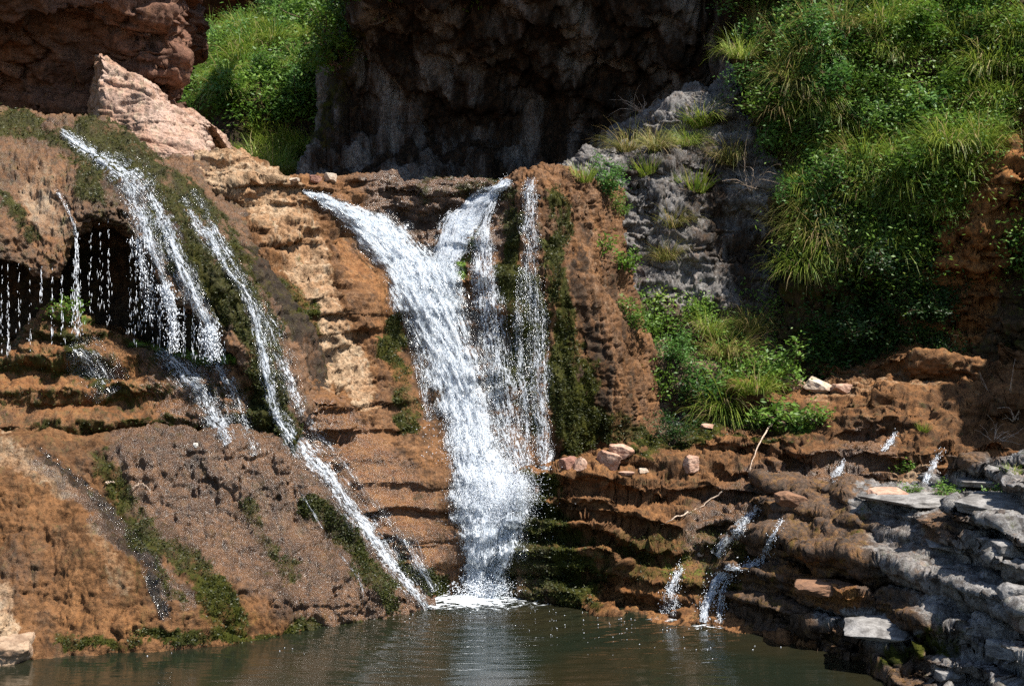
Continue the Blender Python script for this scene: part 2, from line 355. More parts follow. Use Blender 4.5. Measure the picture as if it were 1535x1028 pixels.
# central cliff with the fall
def sh(G):
    x, y = pix(G.reshape(-1, 3)); rt = sstep(740, 790, x).reshape(G.shape[:2])[..., None]*.92
    G = strata(G, 33, .10, .30, .24, .2)*(1-rt)+bumps(G, [(1.2, 3, .22, 30, 'd')])*rt
    G = bumps(G, [(.8, 3, .18, 31, 'f')])
    GR0 = bumps(G, [(.9, 4, .24, 29, 'v'), (1.4, 3, .10, 38, 'S'), (2.2, 4, .06, 39, 'V'), (1.5, 4, .05, 30, 'K'), (4., 3, .05, 28, 'S'), (5., 3, .05, 35, 'd'), (9, 3, .03, 34, 'v'), (15, 2, .018, 36, 'c'), (26, 3, .016, 37, 'f')])
    P = G.reshape(-1, 3); x, y = pix(P); S0 = blur(blur(G, 14, 0), 14, 1)
    G = bumps(G, [(1.2, 3, .12, 32, 'C'), (1.4, 4, .06, 38, 'K'), (2.8, 3, .06, 35, 'C'), (3.4, 4, .04, 39, 'K'), (6., 3, .035, 36, 'C'), (13, 2, .018, 34, 'c'), (24, 3, .016, 37, 'f')])
    G = G*(1-rt)+GR0*rt
    m = np.clip(stroke(x, y, [(560, 690), (630, 780), (680, 880)], [60, 55, 50], .5)+.8*stroke(x, y, [(560, 380), (640, 560), (690, 800)], 60)+.5*stroke(x, y, [(740, 320), (800, 680)], 40), 0, .8).reshape(G.shape[:2])[..., None]
    return G*(1-m)+bumps(S0, [(2., 3, .08, 35, 'v'), (7, 3, .03, 33, 'v'), (22, 3, .022, 37, 'f')])*m
def zn(x, y, P, N):
    pale = stroke(x, y, [(310, 245), (400, 275), (440, 350), (480, 450), (520, 560), (545, 600)], [50, 55, 50, 42, 44, 20])
    ap = stroke(x, y, [(470, 640), (560, 760), (660, 880)], [60, 100, 70], .3)
    return {'pale': .8*pale+.3*stroke(x, y, [(880, 300), (895, 480), (920, 600)], [26, 30, 26]), 'wet': .45+.5*ap+.4*stroke(x, y, [(600, 320), (700, 320)], 90)-.5*pale, 'orange': .9*ap+.25+.4*stroke(x, y, [(520, 350), (580, 430), (600, 560)], 30),
            'moss': .95*stroke(x, y, [(770, 330), (770, 450), (765, 560)], [24, 26, 26])+.9*stroke(x, y, [(828, 275), (838, 390), (850, 520), (862, 660)], [14, 18, 26, 38])+.8*stroke(x, y, [(590, 470), (600, 560), (615, 630)], [16, 24, 26])
            + .75*stroke(x, y, [(700, 360), (700, 420)], 14)+.8*stroke(x, y, [(455, 460), (468, 540)], 14)+.5*stroke(x, y, [(640, 285), (760, 290)], 22)+.08+.6*stroke(x, y, [(870, 650), (950, 650)], 36)
            + .7*stroke(x, y, [(600, 850), (640, 880)], 22)+.6*stroke(x, y, [(410, 420), (440, 470)], 25)+.75*stroke(x, y, [(800, 420), (802, 640)], 22),
            'fresh': .8*stroke(x, y, [(700, 370), (700, 415)], 12), 'dark': .8*stroke(x, y, [(560, 330), (660, 335), (720, 330)], 24)+.6*stroke(x, y, [(620, 470), (640, 600), (650, 640)], 22)+.5*stroke(x, y, [(780, 600), (830, 690)], 40)
            + .5*stroke(x, y, [(610, 700), (650, 790), (690, 860)], 22)+.5*stroke(x, y, [(740, 290), (800, 290)], 30)+.75*stroke(x, y, [(868, 330), (880, 480), (890, 660)], [10, 22, 30])+.5*stroke(x, y, [(920, 400), (940, 620)], [8, 16])}
patch('cliff', [
    [(290, 218, 20.0), (345, 226, 20.0), (412, 262, 20.2), (460, 270, 20.8), (530, 262, 21.2), (620, 262, 21.3), (700, 266, 21.2), (760, 266, 20.8), (800, 263, 20.5), (845, 262, 20.6), (885, 272, 21), (930, 300, 22.2)],
    [(310, 290, 19.3), (360, 300, 19.3), (420, 320, 19.5), (480, 325, 19.9), (550, 335, 20.4), (610, 340, 20.6), (660, 345, 20.5), (730, 330, 20.1), (790, 330, 19.8), (850, 340, 19.9), (900, 345, 20.4), (945, 365, 22.0)],
    [(385, 440, 18.2), (430, 440, 18.4), (480, 445, 18.8), (535, 450, 19.1), (590, 450, 19.5), (640, 450, 19.7), (690, 450, 19.6), (750, 450, 19.3), (800, 450, 19.2), (855, 450, 19.2), (915, 460, 19.8), (962, 470, 21.4)],
    [(420, 560, 17.4), (455, 560, 17.7), (500, 560, 18.1), (560, 565, 18.5), (610, 560, 18.9), (650, 560, 19.1), (700, 560, 19.1), (755, 560, 18.9), (810, 560, 18.9), (865, 560, 18.9), (935, 570, 19.3), (985, 580, 20.6)],
    [(440, 640, 16.9), (480, 640, 17.2), (530, 640, 17.5), (585, 645, 17.8), (630, 645, 18.1), (660, 645, 18.3), (710, 645, 18.5), (765, 645, 18.6), (820, 655, 18.7), (875, 660, 18.9), (935, 650, 19.2), (990, 640, 20)],
    [(450, 720, 16.7), (500, 715, 16.9), (550, 712, 17.1), (600, 710, 17.3), (640, 710, 17.5), (670, 712, 17.6), (720, 712, 17.7), (770, 710, 18.0), (825, 705, 18.5), (880, 700, 18.8), (940, 690, 19.1), (995, 680, 19.8)],
    [(520, 810, 16.5), (560, 805, 16.6), (600, 800, 16.75), (635, 800, 16.9), (665, 800, 17), (690, 800, 17), (730, 800, 17.1), (775, 790, 17.5), (830, 770, 18.2), (885, 750, 18.7), (945, 740, 19), (1000, 730, 19.7)],
    [(632, 902, 16.4), (640, 899, 16.55), (650, 896, 16.65), (662, 894, 16.75), (675, 892, 16.8), (695, 891, 16.85), (730, 890, 16.9), (775, 885, 17.2), (830, 870, 17.8), (885, 850, 18.4), (945, 840, 18.8), (1000, 830, 19.5)]],
    560, 620, 'brown', sh, zn, 'tan and brown stepped cliff split by the white waterfall', 'cliff', ext=[(0, -.2, -.7)], pre=[(.1, 1.2, .02), (.1, 4, -.1)])

# stepped terraces on the right of the pool
def sh(G):
    G = bumps(G, [(.6, 3, .3, 41, 'f')]); G, t = terrace(G, 43, .16, .6, .9, .42, .3, .12)
    G = strata(G, 44, .04, .15, .12, .18)
    return evenrows(bumps(G, [(1.2, 3, .12, 42, 'f'), (.9, 3, .14, 40, 'C'), (1.5, 4, .09, 45, 'K'), (4., 3, .03, 49, 'd'), (3., 4, .05, 46, 'K'), (6, 2, .03, 47, 'C'), (12, 2, .02, 50, 'c'), (24, 3, .016, 48, 'f')]))
def zn(x, y, P, N):
    fl = sstep(.4, .8, N[:, 2])
    return {'moss': 1.3*stroke(x, y, [(805, 740), (785, 800), (775, 890)], [40, 60, 50])+.75*stroke(x, y, [(830, 800), (860, 880)], 50)+.35*stroke(x, y, [(900, 840), (1100, 840)], 60)+.8*stroke(x, y, [(950, 660), (1200, 625)], 24)+.15,
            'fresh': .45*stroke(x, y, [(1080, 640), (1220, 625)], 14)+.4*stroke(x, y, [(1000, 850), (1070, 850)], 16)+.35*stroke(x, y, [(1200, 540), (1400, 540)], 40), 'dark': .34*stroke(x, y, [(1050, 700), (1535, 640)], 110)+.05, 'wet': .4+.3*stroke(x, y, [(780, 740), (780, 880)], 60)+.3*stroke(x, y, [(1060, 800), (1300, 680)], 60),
            'orange': .25+.3*fl+.35*stroke(x, y, [(850, 890), (980, 900)], 25),
            'pale': .7*stroke(x, y, [(1240, 740), (1380, 720)], 16)+.5*fl*stroke(x, y, [(1230, 570), (1420, 550)], 26), 'grey': .8*stroke(x, y, [(970, 590), (1030, 640)], 34)}
patch('terraces', [
    wl((752, 892), (790, 898), (850, 906), (920, 915), (985, 921), (1050, 935), (1120, 945), (1250, 965), (1400, 985), (1700, 1000), (2250, 1010)),
    [(760, 850, 16.9), (785, 845, 16.6), (850, 840, 16.5), (930, 850, 16.4), (1000, 855, 16.2), (1060, 850, 16.0), (1130, 850, 15.9), (1260, 840, 15.8), (1400, 830, 15.8), (1700, 820, 15.8), (2250, 820, 15.8)],
    [(775, 790, 17.1), (800, 775, 17.0), (860, 770, 16.9), (940, 765, 16.9), (1010, 770, 16.9), (1080, 765, 16.8), (1140, 760, 16.8), (1270, 750, 16.7), (1400, 740, 16.7), (1700, 730, 16.7), (2250, 730, 16.7)],
    [(800, 722, 17.6), (825, 706, 17.6), (880, 700, 17.6), (950, 697, 17.6), (1020, 697, 17.6), (1090, 692, 17.7), (1150, 690, 17.7), (1280, 680, 17.6), (1400, 670, 17.5), (1700, 650, 17.4), (2250, 650, 17.4)],
    [(810, 705, 18.6), (840, 698, 18.7), (890, 688, 18.8), (950, 672, 18.9), (1010, 650, 18.9), (1090, 632, 19), (1160, 622, 19), (1290, 602, 18.9), (1410, 582, 18.7), (1700, 560, 18.4), (2250, 560, 18.4)],
    [(825, 700, 19.6), (850, 695, 19.8), (900, 685, 20), (960, 665, 20.1), (1015, 645, 20), (1090, 600, 20.4), (1170, 580, 20.4), (1290, 560, 20.2), (1410, 530, 20), (1700, 500, 19.5), (2250, 500, 19.5)]],
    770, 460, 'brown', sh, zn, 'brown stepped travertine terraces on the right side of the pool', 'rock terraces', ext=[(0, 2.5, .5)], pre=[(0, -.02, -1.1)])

# grey bedded outcrop, right foreground
def sh(G):
    G = bumps(G, [(.7, 3, .35, 51, 'f')]); G, t = terrace(G, 53, .14, .42, 1., .16, .13, .24)
    G = strata(G, 54, .06, .18, .17, .1)
    return bumps(G, [(.8, 3, .16, 52, 'C'), (1.2, 4, .05, 58, 'K'), (2.4, 3, .05, 55, 'C'), (5., 3, .02, 59, 'K'), (9, 3, .02, 56, 'c'), (24, 3, .018, 57, 'f')])
def zn(x, y, P, N):
    g = np.clip(stroke(x, y, [(1290, 755), (1400, 735), (1560, 730)], [26, 40, 50])+stroke(x, y, [(1540, 740), (1510, 850), (1490, 1030)], [110, 130, 140])+stroke(x, y, [(1220, 930), (1310, 935), (1360, 955)], [14, 30, 20])+.7*stroke(x, y, [(1340, 800), (1420, 900)], 60), 0, 1)
    return {'grey': .95*g, 'orange': .35+.3*stroke(x, y, [(1180, 870), (1260, 900)], 40), 'moss': .2+.6*stroke(x, y, [(1330, 970), (1420, 965)], 20), 'wet': .3-.2*g, 'dark': .4*stroke(x, y, [(1120, 920), (1290, 990)], 40)}
patch('outcrop', [
    wl((1085, 938), (1150, 950), (1230, 970), (1290, 995), (1330, 1020), (1370, 1045), (1480, 1100), (2100, 1100)),
    [(1090, 890, 15.5), (1170, 900, 14.9), (1260, 920, 14.3), (1330, 950, 13.6), (1390, 980, 12.9), (1450, 1000, 12.3), (1620, 1020, 11.5), (2250, 1020, 11.5)],
    [(1100, 830, 15.8), (1180, 830, 15.3), (1270, 830, 14.8), (1340, 840, 14.2), (1410, 850, 13.6), (1480, 855, 13), (1660, 860, 12), (2250, 860, 12)],
    [(1120, 775, 16.2), (1200, 770, 15.8), (1290, 765, 15.2), (1360, 770, 14.6), (1430, 770, 14), (1500, 770, 13.5), (1700, 770, 12.5), (2250, 770, 12.5)],
    [(1130, 748, 16.7), (1230, 738, 16.4), (1320, 732, 16), (1400, 728, 15.5), (1470, 724, 15), (1540, 722, 14.5), (1750, 718, 13.5), (2250, 718, 13.5)]],
    540, 420, 'grey', sh, zn, 'grey layered rock outcrop in the right foreground by the pool', 'rock outcrop', ext=[(.1, 1.0, -.05), (.3, 1.5, -.8)], pre=[(-.2, -.3, -.8)])

# grey limestone cliff and the shrubby slope at its foot
def sh(G):
    G = strata(G, 63, .15, .6, .17, .5, (.18, .1)); G = bumps(G, [(.7, 3, .4, 64, 'f')])
    return bumps(G, [(.7, 3, .26, 65, 'C'), (1., 4, .12, 69, 'K'), (1.4, 3, .10, 61, 'd'), (2.2, 4, .06, 66, 'C'), (3., 4, .04, 60, 'k'), (6, 3, .04, 67, 'c'), (20, 3, .025, 68, 'f')])
def zn(x, y, P, N):
    lo = sstep(430, 480, y)
    return {'grey': 1-lo, 'pale': .5*stroke(x, y, [(1000, 200), (1090, 150)], 20)+.4*lo, 'dark': .35*(1-lo)+.45*stroke(x, y, [(1060, 300), (1150, 420)], 60)+.3*stroke(x, y, [(950, 250), (1100, 230)], 30), 'moss': .3*stroke(x, y, [(1090, 230), (1110, 260)], 20)+.2*lo, 'wet': .35+0*x}
patch('limestone_cliff', [
    [(955, 660, 19.9), (1000, 660, 19.8), (1060, 660, 19.8), (1130, 650, 19.9), (1230, 640, 20.1)],
    [(945, 560, 20.8), (1010, 560, 20.8), (1080, 550, 20.9), (1150, 545, 21), (1260, 540, 21)],
    [(925, 450, 21.6), (1000, 445, 21.8), (1080, 445, 21.9), (1160, 450, 21.9), (1270, 450, 22)],
    [(890, 330, 22), (975, 320, 22.2), (1080, 310, 22.4), (1170, 300, 22.6), (1280, 300, 22.8)],
    [(860, 262, 22.6), (930, 240, 22.7), (1000, 218, 22.9), (1070, 195, 23.2), (1130, 170, 23.5), (1300, 140, 23.8)],
    [(800, 258, 24.5), (880, 235, 24.6), (960, 190, 24.7), (1050, 140, 24.8), (1120, 90, 25), (1300, 40, 25)]],
    420, 420, 'grey', sh, zn, 'grey limestone cliff with pale seepage streaks behind the shrubs', 'cliff', ext=[(-.5, 3, -.3)], pre=[(0, -.6, -.3)])

# overgrown slope on the right
def sh(G):
    G = strata(G, 73, .3, .8, .3, .4); G = bumps(G, [(.4, 3, .7, 74, 'f')])
    return bumps(G, [(1., 3, .3, 75, 'c'), (1.2, 4, .2, 78, 'K'), (2.5, 4, .12, 76, 'C'), (6, 3, .05, 79, 'c'), (14, 3, .04, 77, 'f')])
def zn(x, y, P, N):
    return {'moss': .45-.5*stroke(x, y, [(1535, 200), (1450, 330), (1400, 540)], 70), 'orange': .7*stroke(x, y, [(1535, 200), (1500, 300), (1430, 420), (1400, 540)], 80), 'wet': .1+0*x}
patch('hillside', [
    [(1130, 640, 20.3), (1220, 610, 20.6), (1320, 590, 20.5), (1420, 560, 20.2), (1540, 520, 19.6), (1800, 480, 18.6)],
    [(1165, 560, 21.2), (1230, 540, 21.4), (1320, 530, 21.3), (1420, 490, 20.7), (1540, 440, 19.8), (1800, 380, 18.4)],
    [(1180, 440, 21.6), (1240, 430, 21.2), (1320, 420, 20.8), (1420, 370, 20.4), (1540, 320, 19.6), (1800, 260, 18.2)],
    [(1165, 320, 22.2), (1230, 310, 21.6), (1320, 300, 21.0), (1420, 250, 20.6), (1540, 200, 19.9), (1800, 150, 18.6)],
    [(1130, 190, 23), (1220, 180, 22.4), (1320, 160, 22.), (1420, 130, 21.6), (1540, 90, 21), (1800, 40, 19.5)],
    [(1095, 60, 24), (1200, 50, 23.5), (1320, 30, 23.2), (1420, 10, 23), (1540, -20, 22.5), (1800, -60, 21.)],
    [(1100, -120, 26), (1200, -130, 25.5), (1320, -150, 25), (1420, -160, 24.6), (1540, -180, 24), (1800, -220, 23)]],
    380, 380, 'soil', sh, zn, 'steep overgrown hillside rising on the right', 'hillside', ext=[(1, 3, 1.5)], pre=[(0, -.8, -.4)])

# the gorge wall beyond the right edge, which throws the shade over the upper terraces
def sh(G): return bumps(strata(G, 143, .3, .9, .3, .4), [(.5, 3, .8, 141, 'f'), (1.5, 3, .25, 142, 'c')])
def zn(x, y, P, N): return {'moss': .3+0*x}
def X(x, y, z): return (CX+x/y*F, HY-(z-CH)/y*F, y)
patch('right_wall', [
    [X(8.6, 21.5, -1), X(8.8, 19.5, -1), X(8.7, 17.6, -1), X(8.8, 16.2, -1), X(9.6, 15.2, -1), X(11.5, 14.6, -1)],
    [X(9.3, 21.5, 5), X(9.2, 19.5, 5), X(9.2, 17.8, 5), X(9.3, 16.5, 5), X(10.2, 15.6, 5), X(12, 15, 5)],
    [X(9.8, 21.5, 7.6), X(9.6, 19.5, 7.2), X(9.5, 18, 7.6), X(9.5, 16.8, 8.8), X(10.5, 16, 8.4), X(12.2, 15.4, 8)],
    [X(11, 21.5, 8.4), X(10.6, 19.5, 8), X(10.3, 18.4, 8.2), X(10.3, 17.4, 9.4), X(11.2, 16.6, 9), X(12.6, 16, 8.6)]],
    160, 180, 'soil', sh, zn, 'gorge wall closing the right side', 'cliff', ext=[(2, .5, .2), (5, 0, 0)])

# back cliff with its overhang
def sh(G):
    G = bumps(G, [(.2, 2, 1., 81, 'f'), (.5, 3, .7, 82, 'S'), (1.2, 3, .3, 83, 'S')])
    return bumps(G, [(2.4, 3, .22, 87, 'S'), (5, 3, .09, 85, 'S')])
def zn(x, y, P, N):
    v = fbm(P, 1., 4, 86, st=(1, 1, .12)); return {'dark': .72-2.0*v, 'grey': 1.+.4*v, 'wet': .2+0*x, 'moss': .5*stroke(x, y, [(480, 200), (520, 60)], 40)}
patch('overhang', [
    [(495, 275, 36), (488, 262, 32), (560, 262, 31.5), (700, 262, 31), (850, 255, 30), (960, 235, 29), (1070, 200, 28), (1150, 160, 27.5), (1300, 130, 27)],
    [(502, 200, 36), (496, 190, 32.2), (560, 190, 32), (700, 190, 31.6), (850, 185, 30.6), (960, 160, 29.4), (1070, 120, 28.3), (1150, 90, 27.6), (1300, 60, 27)],
    [(512, 90, 36), (508, 80, 31.4), (570, 80, 30.8), (700, 80, 30), (850, 75, 29), (960, 60, 28), (1070, 30, 27.2), (1150, 0, 26.6), (1300, -40, 26)],
    [(525, 40, 36), (528, 10, 30), (580, -30, 29), (700, -30, 28), (850, -40, 27), (960, -50, 26.2), (1070, -70, 25.6), (1150, -90, 25.2), (1300, -120, 24.6)],
    [(532, 20, 36), (545, -20, 29), (600, -70, 28), (700, -140, 26.4), (850, -190, 24.6), (960, -200, 24), (1070, -210, 23.6), (1150, -230, 23.4), (1300, -260, 23.2)]],
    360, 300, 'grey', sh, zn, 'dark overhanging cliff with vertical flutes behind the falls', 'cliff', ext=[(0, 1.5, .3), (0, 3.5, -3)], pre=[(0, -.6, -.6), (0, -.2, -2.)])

# dark red cliff, upper left, and the pale buttress in front of it
def sh(G):
    G = strata(G, 93, .3, .9, .3, .3, (-.15, 0)); G = bumps(G, [(.5, 3, .4, 94, 'f')])
    return bumps(G, [(.6, 3, .35, 95, 'C'), (.8, 4, .2, 92, 'K'), (2., 4, .09, 96, 'c'), (6, 3, .03, 99, 'c'), (14, 3, .02, 97, 'f')])
def zn(x, y, P, N): return {'dark': .1+.5*fbm(P, 1., 3, 98, st=(.5, .5, 1)), 'wet': 0*x}
patch('red_cliff', [
    [(-200, 215, 21.5), (0, 215, 22), (120, 215, 22.4), (200, 205, 22.8), (240, 190, 23.4), (262, 180, 25), (265, 175, 29)],
    [(-200, 130, 21.6), (0, 130, 22), (120, 135, 22.3), (200, 145, 22.5), (245, 145, 22.9), (262, 142, 24.5), (266, 140, 29)],
    [(-200, 60, 20.8), (0, 60, 21.2), (120, 70, 21.6), (210, 90, 21.9), (275, 105, 22.2), (298, 95, 23.5), (300, 90, 29)],
    [(-200, 0, 20), (0, 0, 20.4), (120, 10, 20.9), (200, 15, 21.4), (270, 20, 22), (290, 25, 23.4), (294, 20, 29)],
    [(-200, -160, 17.6), (0, -170, 18.8), (120, -180, 20.2), (200, -190, 20.7), (265, -200, 21.5), (298, -150, 23.2), (305, -120, 29)]],
    300, 300, 'red', sh, zn, 'dark reddish overhanging cliff at upper left', 'cliff', ext=[(0, .6, .7), (0, 8, .5)], pre=[(0, .3, -.6)])
def sh(G):
    G = strata(G, 103, .5, 1.1, .06, .15, (-.1, 0))
    return bumps(G, [(.7, 3, .07, 104, 'C'), (.8, 4, .08, 108, 'K'), (2.2, 3, .05, 105, 'C'), (3., 4, .03, 109, 'K'), (8., 4, .014, 106, 'c'), (22, 3, .012, 107, 'f')])
def zn(x, y, P, N): return {'pale': .95+0*x, 'orange': 0*x}
patch('buttress', [
    [(120, 236, 21.2), (137, 228, 20.2), (143, 222, 19.85), (185, 226, 19.8), (228, 230, 19.75), (270, 236, 19.8), (310, 244, 19.9), (340, 252, 20.2), (346, 252, 22)],
    [(126, 200, 21.4), (140, 196, 20.4), (146, 194, 20.05), (186, 200, 19.95), (230, 208, 19.9), (272, 216, 20.0), (308, 226, 20.1), (326, 234, 20.5), (332, 234, 22.2)],
    [(134, 150, 21.7), (146, 148, 20.8), (151, 148, 20.4), (188, 156, 20.3), (229, 170, 20.2), (268, 186, 20.35), (298, 204, 20.5), (316, 214, 20.8), (320, 214, 22.5)],
    [(140, 100, 22), (148, 96, 21.1), (152, 95, 20.75), (184, 110, 20.65), (224, 128, 20.5), (238, 150, 20.6), (282, 170, 20.8), (310, 190, 21.1), (314, 192, 22.7)],
    [(144, 88, 22.3), (150, 86, 21.5), (155, 86, 21.2), (186, 106, 21.1), (222, 122, 21.0), (238, 146, 21.0), (280, 167, 21.2), (308, 187, 21.5), (313, 190, 22.9)]],
    300, 240, 'pink', sh, zn, 'pale pinkish sunlit rock buttress left of the waterfall', 'rock buttress', ext=[(0, .8, .0), (0, 2, -.6)], pre=[(0, -.1, -.6)])

# green slope and dark cliff far behind
def sh(G): return bumps(G, [(.25, 3, 1., 111, 'f'), (1., 4, .35, 112, 'r'), (4, 3, .1, 113, 'f')])
def zn(x, y, P, N):
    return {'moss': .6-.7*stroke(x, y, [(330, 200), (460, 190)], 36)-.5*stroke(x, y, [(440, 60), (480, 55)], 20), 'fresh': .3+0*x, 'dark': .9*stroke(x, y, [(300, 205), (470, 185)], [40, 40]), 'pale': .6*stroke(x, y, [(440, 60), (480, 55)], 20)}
patch('far_slope', [
    [(150, 280, 34), (300, 270, 34), (400, 262, 34), (480, 262, 35), (600, 262, 36)],
    [(150, 220, 36.5), (300, 215, 36.5), (400, 212, 36.5), (480, 210, 36.5), (600, 205, 37)],
    [(150, 170, 37), (300, 160, 37), (400, 150, 37), (480, 130, 37), (600, 110, 38)],
    [(150, 130, 40), (300, 100, 40.5), (400, 75, 41), (480, 40, 41.5), (600, 0, 42)],
    [(150, 100, 45), (300, 78, 45), (400, 45, 45.5), (480, 0, 46), (600, -40, 47)]],
    220, 220, 'soil', sh, zn, 'green overgrown slope seen through the gap behind the falls', 'hillside', ext=[(0, 6, 0)], pre=[(0, -3, -.3)])
def sh(G): return bumps(strata(G, 123, .8, 2.2, .8, .5), [(.4, 4, .9, 121, 'f'), (1.5, 3, .3, 122, 'r')])
def zn(x, y, P, N): return {'dark': .85+0*x}
patch('far_cliff', [[(100, 260, 56), (400, 260, 56), (800, 260, 56)], [(100, 100, 58), (400, 100, 58), (800, 100, 58)], [(100, 0, 55), (400, 0, 55), (800, 0, 55)], [(100, -150, 50), (400, -150, 50), (800, -150, 50)]],
    160, 120, 'red', sh, zn, 'dark banded cliff closing the gorge far behind', 'cliff', ext=[(0, 10, 1)])

# stream bed above the falls, and the bottom of the gorge under everything
def flat(name, x0, x1, y0, y1, z, nu, nv, mat, amp, label, cat, seed):
    gx, gy = np.meshgrid(np.linspace(x0, x1, nu), np.linspace(y0, y1, nv)); P = np.stack([gx.ravel(), gy.ravel(), np.full(gx.size, z)], 1)
    P[:, 2] += amp*fbm(P, .5, 4, seed)
    at = {k: np.zeros(len(P)) for k in ZN}; at['wet'] += .4; at['pale'] += .3
    o = mesh(name, P, gridfaces(nv, nu), MR[mat], attrs=at); tag(o, label, cat, kind='structure'); HITS.append((P, gridfaces(nv, nu)))
flat('stream_bed', -16, 1.3, 21.8, 50, 5.62, 220, 200, 'brown', .12, 'rocky stream bed above the waterfall', 'stream bed', 131)
flat('ground', -60, 60, -40, 80, -1.3, 80, 80, 'brown', .2, 'brown pool bottom and gorge floor', 'ground', 132)
#@@SECTION2
# ------------------------------------------------------------------ rays onto the finished terrain
_v, _f, _o = [], [], 0
for P, Fc in HITS: _v.append(P); _f.append(Fc+_o); _o += len(P)
BV = BVHTree.FromPolygons(np.concatenate(_v).tolist(), np.concatenate(_f).tolist())
EYE = Vector((0, 0, CH))
def hit(px, py, default=20.):
    d = Vector(((px-CX)/F, 1, -(py-HY)/F))
    h = BV.ray_cast(EYE, d.normalized(), 200)
    if h[0] is None: return Vector(W(px, py, default)), Vector((0, -1, 0))
    return h[0], (h[1] if h[1].dot(d) < 0 else -h[1])

# ------------------------------------------------------------------ water
def white_water():
    M = NT('white_water'); fl = M.attr('flow').outputs['Vector']; de = M.attr('dens').outputs['Fac']
    a = M.noise(M.scalevec(fl, (18, 2.2, 1)), 1.5, 5, .7, .3); b = M.noise(M.scalevec(fl, (48, 11, 1)), 1.5, 4, .75, .2)
    s = M.math('ADD', M.math('MULTIPLY', a, .45), M.math('MULTIPLY', b, .55))
    al = M.mapr(M.math('ADD', M.math('MULTIPLY', M.math('SUBTRACT', s, .5), 3.4), de), .40, .72)
    bump = M.n('ShaderNodeBump', in_Strength=1., in_Distance=.08, in_Height=s)
    col = M.mix(M.mapr(s, .4, .6), (.40, .48, .58), (.78, .82, .87))
    p = M.n('ShaderNodeBsdfPrincipled', in_Base_Color=col, in_Roughness=.35, in_Normal=bump.outputs[0])
    t = M.n('ShaderNodeBsdfTranslucent', in_Color=(.8, .86, .92, 1)); m1 = M.n('ShaderNodeMixShader', i0=.25, i1=p.outputs[0], i2=t.outputs[0])
    film = M.n('ShaderNodeMixShader', i0=.05, i1=M.n('ShaderNodeBsdfTransparent', in_Color=(.93, .94, .94, 1)).outputs[0], i2=M.n('ShaderNodeBsdfGlossy', in_Roughness=.15, in_Normal=bump.outputs[0]).outputs[0])
    m2 = M.n('ShaderNodeMixShader', i0=al, i1=film.outputs[0], i2=m1.outputs[0])
    M.set(M.out.inputs[0], m2.outputs[0]); return M.m
def simple(name, col, rough=.5, spec=.5, trans=None, noise=None):
    M = NT(name); cc = col
    if noise:
        n = M.noise(M.n('ShaderNodeTexCoord').outputs['Object'], noise, 4, .6); cc = M.mix(M.mapr(n, .35, .65), tuple(.55*x for x in col), tuple(min(1, 1.25*x) for x in col))
    p = M.n('ShaderNodeBsdfPrincipled', in_Roughness=rough); M.set(p.inputs['Base Color'], cc if noise else col+(1,)); p.inputs['Specular IOR Level'].default_value = spec
    M.set(M.out.inputs[0], p.outputs[0]); return M.m
MW = white_water(); MD = simple('water_drops', (.86, .90, .95), .25)
OCT = np.array([(1, 0, 0), (0, 1, 0), (-1, 0, 0), (0, -1, 0), (0, 0, 1), (0, 0, -1)], float)
OCF = np.array([(0, 1, 4), (1, 2, 4), (2, 3, 4), (3, 0, 4), (1, 0, 5), (2, 1, 5), (3, 2, 5), (0, 3, 5)])
def drops(name, C, dirs, rad, ln, parent, stuff=True):
    rad = rad*.5; ln = ln*1.4
    """small drawn-out drops of water: C centres, dirs flow directions"""
    n = len(C); dirs = dirs/(np.linalg.norm(dirs, axis=1, keepdims=True)+1e-9)
    a = np.cross(dirs, np.array([.3, .9, .1])); a /= np.linalg.norm(a, axis=1, keepdims=True); b = np.cross(dirs, a)
    V = C[:, None]+rad[:, None, None]*(OCT[None, :, :1]*a[:, None]+OCT[None, :, 1:2]*b[:, None])+(rad*ln)[:, None, None]*OCT[None, :, 2:]*dirs[:, None]
    Fc = (OCF[None]+6*np.arange(n)[:, None, None]).reshape(-1, 3)
    o = mesh(name, V.reshape(-1, 3), Fc, MD, parent)
    if stuff: o['kind'] = 'stuff'
    return o
